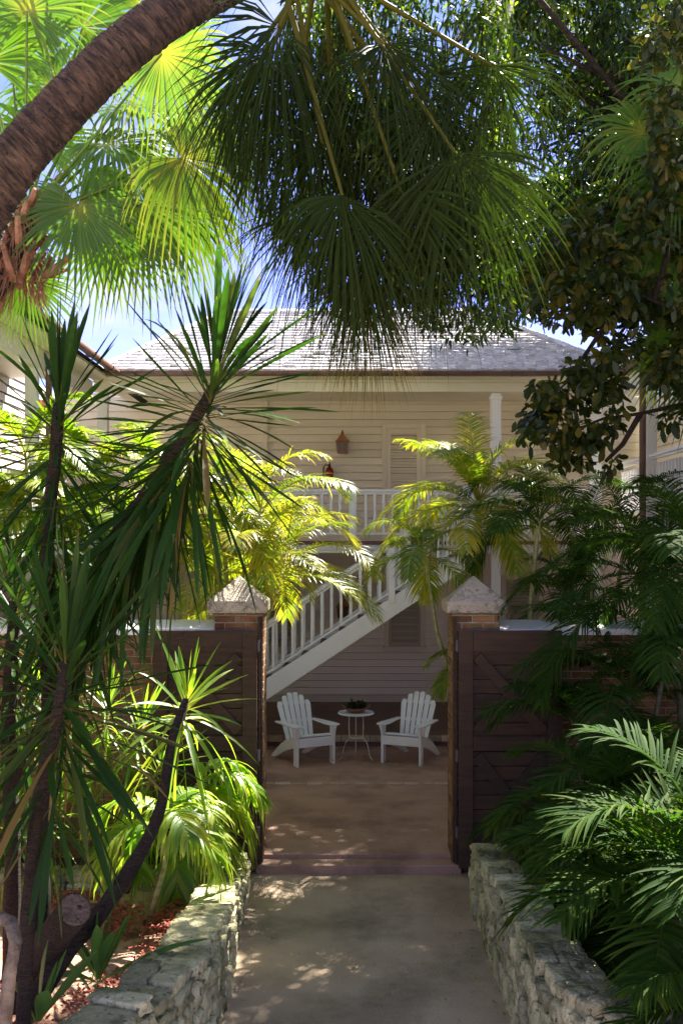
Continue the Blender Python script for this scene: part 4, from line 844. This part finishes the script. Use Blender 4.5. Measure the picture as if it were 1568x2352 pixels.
fans(tp, [pend(620, 120, 7.6, (-.3, .2, -1), (.9, -.8, .3), 1.2, .3, .1),
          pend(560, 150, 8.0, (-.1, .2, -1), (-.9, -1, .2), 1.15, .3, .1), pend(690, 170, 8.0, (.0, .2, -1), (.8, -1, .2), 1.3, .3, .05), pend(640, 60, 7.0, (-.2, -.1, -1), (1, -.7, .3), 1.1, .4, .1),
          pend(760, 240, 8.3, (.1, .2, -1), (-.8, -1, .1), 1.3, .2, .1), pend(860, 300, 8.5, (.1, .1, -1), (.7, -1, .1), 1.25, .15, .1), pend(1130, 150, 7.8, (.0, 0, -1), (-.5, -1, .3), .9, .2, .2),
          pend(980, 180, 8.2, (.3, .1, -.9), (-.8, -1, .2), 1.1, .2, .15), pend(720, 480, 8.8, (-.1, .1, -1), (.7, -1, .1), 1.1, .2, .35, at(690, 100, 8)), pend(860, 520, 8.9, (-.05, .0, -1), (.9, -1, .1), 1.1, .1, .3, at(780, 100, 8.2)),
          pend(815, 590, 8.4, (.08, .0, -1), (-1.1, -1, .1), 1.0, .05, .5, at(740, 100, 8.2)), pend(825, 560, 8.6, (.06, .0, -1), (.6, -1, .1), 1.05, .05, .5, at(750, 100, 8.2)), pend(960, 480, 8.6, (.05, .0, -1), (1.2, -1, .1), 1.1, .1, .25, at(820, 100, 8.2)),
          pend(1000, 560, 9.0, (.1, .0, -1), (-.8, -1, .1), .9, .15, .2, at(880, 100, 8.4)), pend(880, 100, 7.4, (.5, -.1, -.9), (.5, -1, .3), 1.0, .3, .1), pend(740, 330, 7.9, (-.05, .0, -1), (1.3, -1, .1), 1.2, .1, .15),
          pend(1080, 430, 8.4, (.2, .0, -1), (-.9, -1, .1), 1.0, .1, .1)], 'fanshade', spread=88, split=.30, pr=.024, ns=72, hubtint=.25, mess=.10)
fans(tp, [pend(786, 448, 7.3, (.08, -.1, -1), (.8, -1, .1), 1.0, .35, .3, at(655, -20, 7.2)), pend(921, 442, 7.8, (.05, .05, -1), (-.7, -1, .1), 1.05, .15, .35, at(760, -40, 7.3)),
          pend(1045, 350, 7.6, (.15, .0, -1), (-.4, -1, .3), 1.10, .2, .2, at(790, -20, 7.3)), pend(1000, 250, 8.0, (.1, .0, -1), (.4, -1, .2), 1.0, .1, .2, at(800, -10, 7.3))], 'fanshade', spread=74, split=.46, pr=.022, hubtint=.3, mess=.05)
fans(tp, [pend(830, 600, 8.3, (.06, .0, -1), (.4, -1, .1), 1.05, .1, .5, at(750, 60, 8.0)), pend(850, 640, 8.5, (.04, .0, -1), (-.5, -1, .1), .95, .1, .55, at(760, 80, 8.1))], 'fanshade', ns=40, spread=34, split=.35, pr=.018, hubtint=.3, mess=.04, tipt=.6)
# thatch of hanging dead strands under the crown
N = 3000; us = rng.uniform(505, 1180, N); vs_ = rng.uniform(0, 640, N); k = ((vs_ > 60 + (620 - us) * 1.2) & (vs_ < 300 + (us - 500) * 1.4) & (rng.random(N) < np.where(us < 800, 1, .6)))
us, vs_ = us[k], vs_[k]; N = len(us); Yv = rng.uniform(7.9, 9.0, N)
P = np.stack([(us - U0) / F * Yv, Yv, EYE - (vs_ - V0) / F * Yv], 1)
V, f = flat(P, np.stack([rng.normal(-.1, .22, N), rng.normal(0, .2, N), -np.ones(N)], 1), np.stack([rng.normal(0, .6, N), -np.ones(N), rng.normal(0, .3, N)], 1), rng.uniform(.2, .6, N), .016, [0, .3, .7, 1], [.5, 1, .7, .02], rng.uniform(-.1, .1, N))
tag(FB().add(V, f, np.repeat(rng.uniform(0, .5, N), 8)).build('thatch', M['fanshade'], tp))
# bright fan palm behind, left
t2 = empty('fan_palm', Vector((-4.6, 9.6, -.1)), 'bright backlit fan palm filling the upper left behind the leaning trunk', 'palm', 'fan palms')
CB = at(45, 545, 9.4)
MB().tube([Vector((-4.6, 9.6, -.1)), at(-260, 1500, 9.4), at(-190, 1000, 9.4), at(-90, 760, 9.4), at(5, 610, 9.4), at(60, 490, 9.4)], [.17, .15, .14, .14, .15, .12], 16).build('trunk', M['bark'], t2, smooth=True)
b = MB()
for k in range(46):
    a = random.uniform(0, 6.28); h = random.uniform(-.42, .30); c = CB + Vector((cos(a) * .13, sin(a) * .13, h)); d = Vector((cos(a) * .8, sin(a) * .8, random.uniform(.2, 1.1))).normalized(); l = random.uniform(.16, .42)
    b.tube([c, c + d * l * .5, c + d * l + Vector((0, 0, random.uniform(-.03, .05)))], [random.uniform(.03, .05), .035, random.uniform(.012, .03)], 6)
b.build('leaf_stubs', M['fibre'], t2)
fb = FB(); N = 500; a = rng.uniform(0, 6.28, N); P = np.array(CB) + np.stack([np.cos(a) * .17, np.sin(a) * .17, rng.uniform(-.5, .2, N)], 1)
V, f = flat(P, np.stack([np.cos(a) * .4, np.sin(a) * .4, rng.normal(-.8, .5, N)], 1), rng.normal(0, 1, (N, 3)), rng.uniform(.08, .25, N), .018, [0, .5, 1], [1, .8, .2], .2); fb.add(V, f, .5); fb.build('fibre', M['fibre'], t2)
def lf(hx, hy, Y, A, N, r, dr, ti, root=None): return (root or CB + Vector((.05, 0, .15)), at(hx, hy, Y), A, N, r, dr, ti)
fans(t2, [lf(372, 122, 9.0, (1, .1, -.35), (-.15, -1, -.3), .86, .35, .62), lf(418, 362, 9.1, (1, .0, -.42), (.1, -1, .3), .95, .5, .66), lf(62, 25, 9.0, (.1, 0, 1), (.1, -1, .1), .9, .3, .5),
          lf(190, 60, 9.4, (.5, .2, .8), (.2, -1, 0), .95, .3, .45), lf(-30, 140, 9.2, (-.4, 0, .9), (.2, -1, .1), .95, .3, .5), lf(290, 250, 9.9, (.8, .3, .2), (-.5, -.6, .7), .9, .5, .5),
          lf(250, 330, 9.6, (.9, -.2, -.2), (.2, -.7, .8), .95, .6, .5), lf(180, 470, 9.3, (.3, 0, -1), (.1, -1, .1), .85, .2, .45), lf(330, 470, 9.6, (.5, .1, -.9), (-.1, -1, .3), .9, .4, .45),
          lf(300, 400, 10.0, (.7, .2, -.6), (.3, -1, .3), .95, .5, .5), lf(430, 480, 10.2, (.5, .2, -.9), (.1, -1, .1), .8, .5, .55), lf(90, 330, 9.9, (-.2, .3, 1), (.3, -1, .4), .9, .4, .4),
          lf(120, 200, 10.1, (.2, .3, .9), (-.3, -1, .3), 1.0, .4, .42), lf(440, 250, 10.4, (.9, .4, -.3), (0, -1, .4), .9, .5, .5), lf(250, 530, 9.9, (.2, .2, -1), (.2, -1, 0), .8, .2, .5), lf(310, 20, 10, (.8, .2, .5), (0, -1, .3), .9, .4, .5),
          lf(60, 640, 9.8, (.3, .2, -1), (.3, -1, .1), .6, .2, .4, at(70, 500, 9.6)), lf(20, 60, 10.2, (0, .2, 1), (.3, -1, -.1), 1.0, .3, .5)], 'fan')
# right-hand fan palm
t3 = empty('fan_palm', Vector((3.75, 10.5, -.1)), 'fan palm beyond the right edge with fronds entering the top right', 'palm', 'fan palms')
C3 = at(1680, 560, 10.5)
MB().tube([Vector((3.75, 10.5, -.1)), at(1670, 1200, 10.5), at(1690, 800, 10.5), C3], [.17, .15, .14, .14], 14).build('trunk', M['bark'], t3, smooth=True)
fans(t3, [(C3, at(1560, 620, 10.3), (-.6, 0, -.8), (.3, -1, .2), .8, .3, .5), (C3, at(1590, 700, 10.5), (-.5, .1, -.8), (.1, -1, .1), .8, .2, .55), (C3, at(1510, 500, 10.2), (-1, 0, -.5), (.2, -1, .4), .85, .4, .3), (C3, at(1560, 400, 10.0), (-.8, -.2, .2), (.2, -1, .3), .9, .4, .2),
          (C3, at(1480, 300, 10.8), (-.6, .1, .3), (.1, -1, .2), .8, .4, .55), (C3, at(1570, 200, 10.8), (-.3, .1, .9), (.1, -1, 0), .9, .3, .45), (C3, at(1620, 850, 10.8), (-.4, 0, -1), (0, -1, 0), .8, .2, .5), (C3, at(1540, 800, 11), (-.4, 0, -1), (0, -1, .2), .7, .2, .55)], 'fan')

# ------------------------------------------------------------------ broadleaf trees
def inpoly(x, y, P):
    c = False; j = len(P) - 1
    for i in range(len(P)):
        if (P[i][1] > y) != (P[j][1] > y) and x < (P[j][0] - P[i][0]) * (y - P[i][1]) / (P[j][1] - P[i][1]) + P[i][0]: c = not c
        j = i
    return c
def centres(poly, n, Y0, Y1, holes=(), zmax=99):
    xs = [p[0] for p in poly]; ys = [p[1] for p in poly]; o = []
    while len(o) < n:
        u, v = random.uniform(min(xs), max(xs)), random.uniform(min(ys), max(ys))
        if not inpoly(u, v, poly): continue
        if any(((u - a) / c) ** 2 + ((v - b_) / d) ** 2 < 1 and random.random() < pr for a, b_, c, d, pr in holes): continue
        p = at(u, v, random.uniform(Y0, Y1))
        if p.z < zmax or (p.x > .577 * (p.y - 8.5) - .6 and p.z < 10.7):  # crown shaped to let sun through to left wall, palms and roof
            if zmax > 50 or p.z > 1.375 * (p.y - 16) + 6.0: o.append(p)
    return o
CRN = FB()
t4 = empty('shade_tree', Vector((3.82, 10.9, -.1)), 'tall small-leaved tree whose crown darkens the top of the view', 'tree')
J = at(1560, 380, 12.0)
MB().tube([Vector((3.82, 10.9, -.1)), Vector((3.85, 11.0, 2)), Vector((3.88, 11.3, 4.8)), J], [.2, .17, .14, .11], 14).build('trunk', M['darkbark'], t4, smooth=True)
poly = [(1120, -150), (1640, -150), (1640, 560), (1500, 620), (1400, 640), (1300, 660), (1200, 720), (1120, 770)]
polyn = [(640, -150), (1160, -150), (1160, 775), (1120, 770), (1040, 775), (960, 740), (900, 640), (860, 400), (700, 60)]
holes = [(640, 60, 90, 110, .75), (1230, 430, 110, 150, .55), (1000, 100, 130, 110, .5), (1080, 240, 70, 90, .6), (1430, 300, 80, 120, .5), (1110, 640, 60, 50, .5), (560, 330, 60, 200, .4)]
cs = centres(poly, 620, 11.2, 12.7, holes) + centres([(1110, -80), (1640, -80), (1640, 600), (1400, 690), (1180, 700), (1110, 620)], 1000, 15.5, 18.8, zmax=8.8)  # second, far layer is added to shade the courtyard and path
cs += [Vector((random.uniform(-2.5, 6), random.uniform(2.5, 8.3), random.uniform(9.3, 10.8))) for _ in range(260)]  # unseen clusters overhead, added to keep skylight off the foreground
cn = centres(polyn, 420, 7.9, 9.3, [(1000, 120, 130, 130, .5), (1080, 260, 70, 120, .6)])
leafcloud(cn, [.15] * len(cn), 36, .075, .024, .5, .42, .38, fb=CRN)
leafcloud(cs, [.24] * len(cs), 40, .115, .036, .5, .42, .38, fb=CRN).build('crown', M['fine'], t4)
br = MB()
for k in range(12):
    e = cn[k * 9]; q0 = at(1190, -60, 10.5); br.tube([J, q0, q0.lerp(e, .5) + Vector((0, 0, .12)), e], [.04, .03, .016, .006], 6)
for k in range(40):
    e = cs[k * 7]; m1 = J.lerp(e, .5) + Vector((random.uniform(-.3, .3), random.uniform(-.2, .2), random.uniform(-.1, .5))); r = random.uniform(.02, .05)
    br.tube([J, J.lerp(m1, .5) + Vector((random.uniform(-.1, .1), 0, .1)), m1, m1.lerp(e, .5) + Vector((0, 0, -.08)), e], [r * 1.5, r * 1.2, r, r * .6, r * .3], 6)
br.build('limbs', M['darkbark'], t4, smooth=True)
t5 = empty('leathery_tree', Vector((3.45, 9.9, -.1)), 'broad-leaved tree with dark leathery leaves hanging in at the right edge', 'tree')
J2 = at(1600, 820, 9.9)
MB().tube([Vector((3.45, 9.9, -.1)), Vector((3.4, 9.9, 2.5)), J2, at(1640, 200, 10)], [.12, .1, .085, .06], 12).build('trunk', M['darkbark'], t5, smooth=True)
poly = [(1340, 480), (1440, 420), (1500, 300), (1490, 120), (1500, -60), (1620, -60), (1620, 1000), (1560, 1020), (1510, 960), (1500, 880), (1440, 900), (1400, 980), (1420, 1060), (1350, 1085), (1260, 1060), (1190, 970), (1170, 920), (1240, 900), (1235, 850), (1300, 850), (1340, 800), (1310, 740), (1230, 730), (1180, 650), (1230, 600)]
holes = [(1450, 860, 60, 40, .9), (1530, 640, 50, 90, .8), (1510, 770, 60, 40, .8), (1390, 770, 35, 30, .6), (1540, 930, 30, 60, .5)]
cs = centres(poly, 290, 9.3, 10.4, holes)
leafcloud(cs, [.12] * len(cs), 26, .112, .058, .3, .5, .4, True).build('crown', M['bigleaf'], t5)
br = MB()
for p in ([J2, at(1568, 715, 9.9), at(1500, 690, 9.8), at(1448, 664, 9.8), at(1300, 600, 9.8)], [at(1610, 900, 9.9), at(1568, 929, 9.9), at(1470, 950, 9.8), at(1383, 962, 9.8), at(1290, 1000, 9.8), at(1200, 960, 9.8)], [at(1470, 950, 9.8), at(1430, 1020, 9.8), at(1390, 1060, 9.8)], [at(1448, 664, 9.8), at(1380, 760, 9.8), at(1300, 880, 9.9)], [at(1630, 300, 10), at(1560, 330, 10), at(1500, 420, 9.9), at(1400, 520, 9.9)], [at(1500, 690, 9.8), at(1560, 500, 9.9), at(1540, 200, 9.9)]):
    br.tube(p, [.03, .024, .018, .013, .009, .006][:len(p)], 7)
br.build('limbs', M['darkbark'], t5, smooth=True)
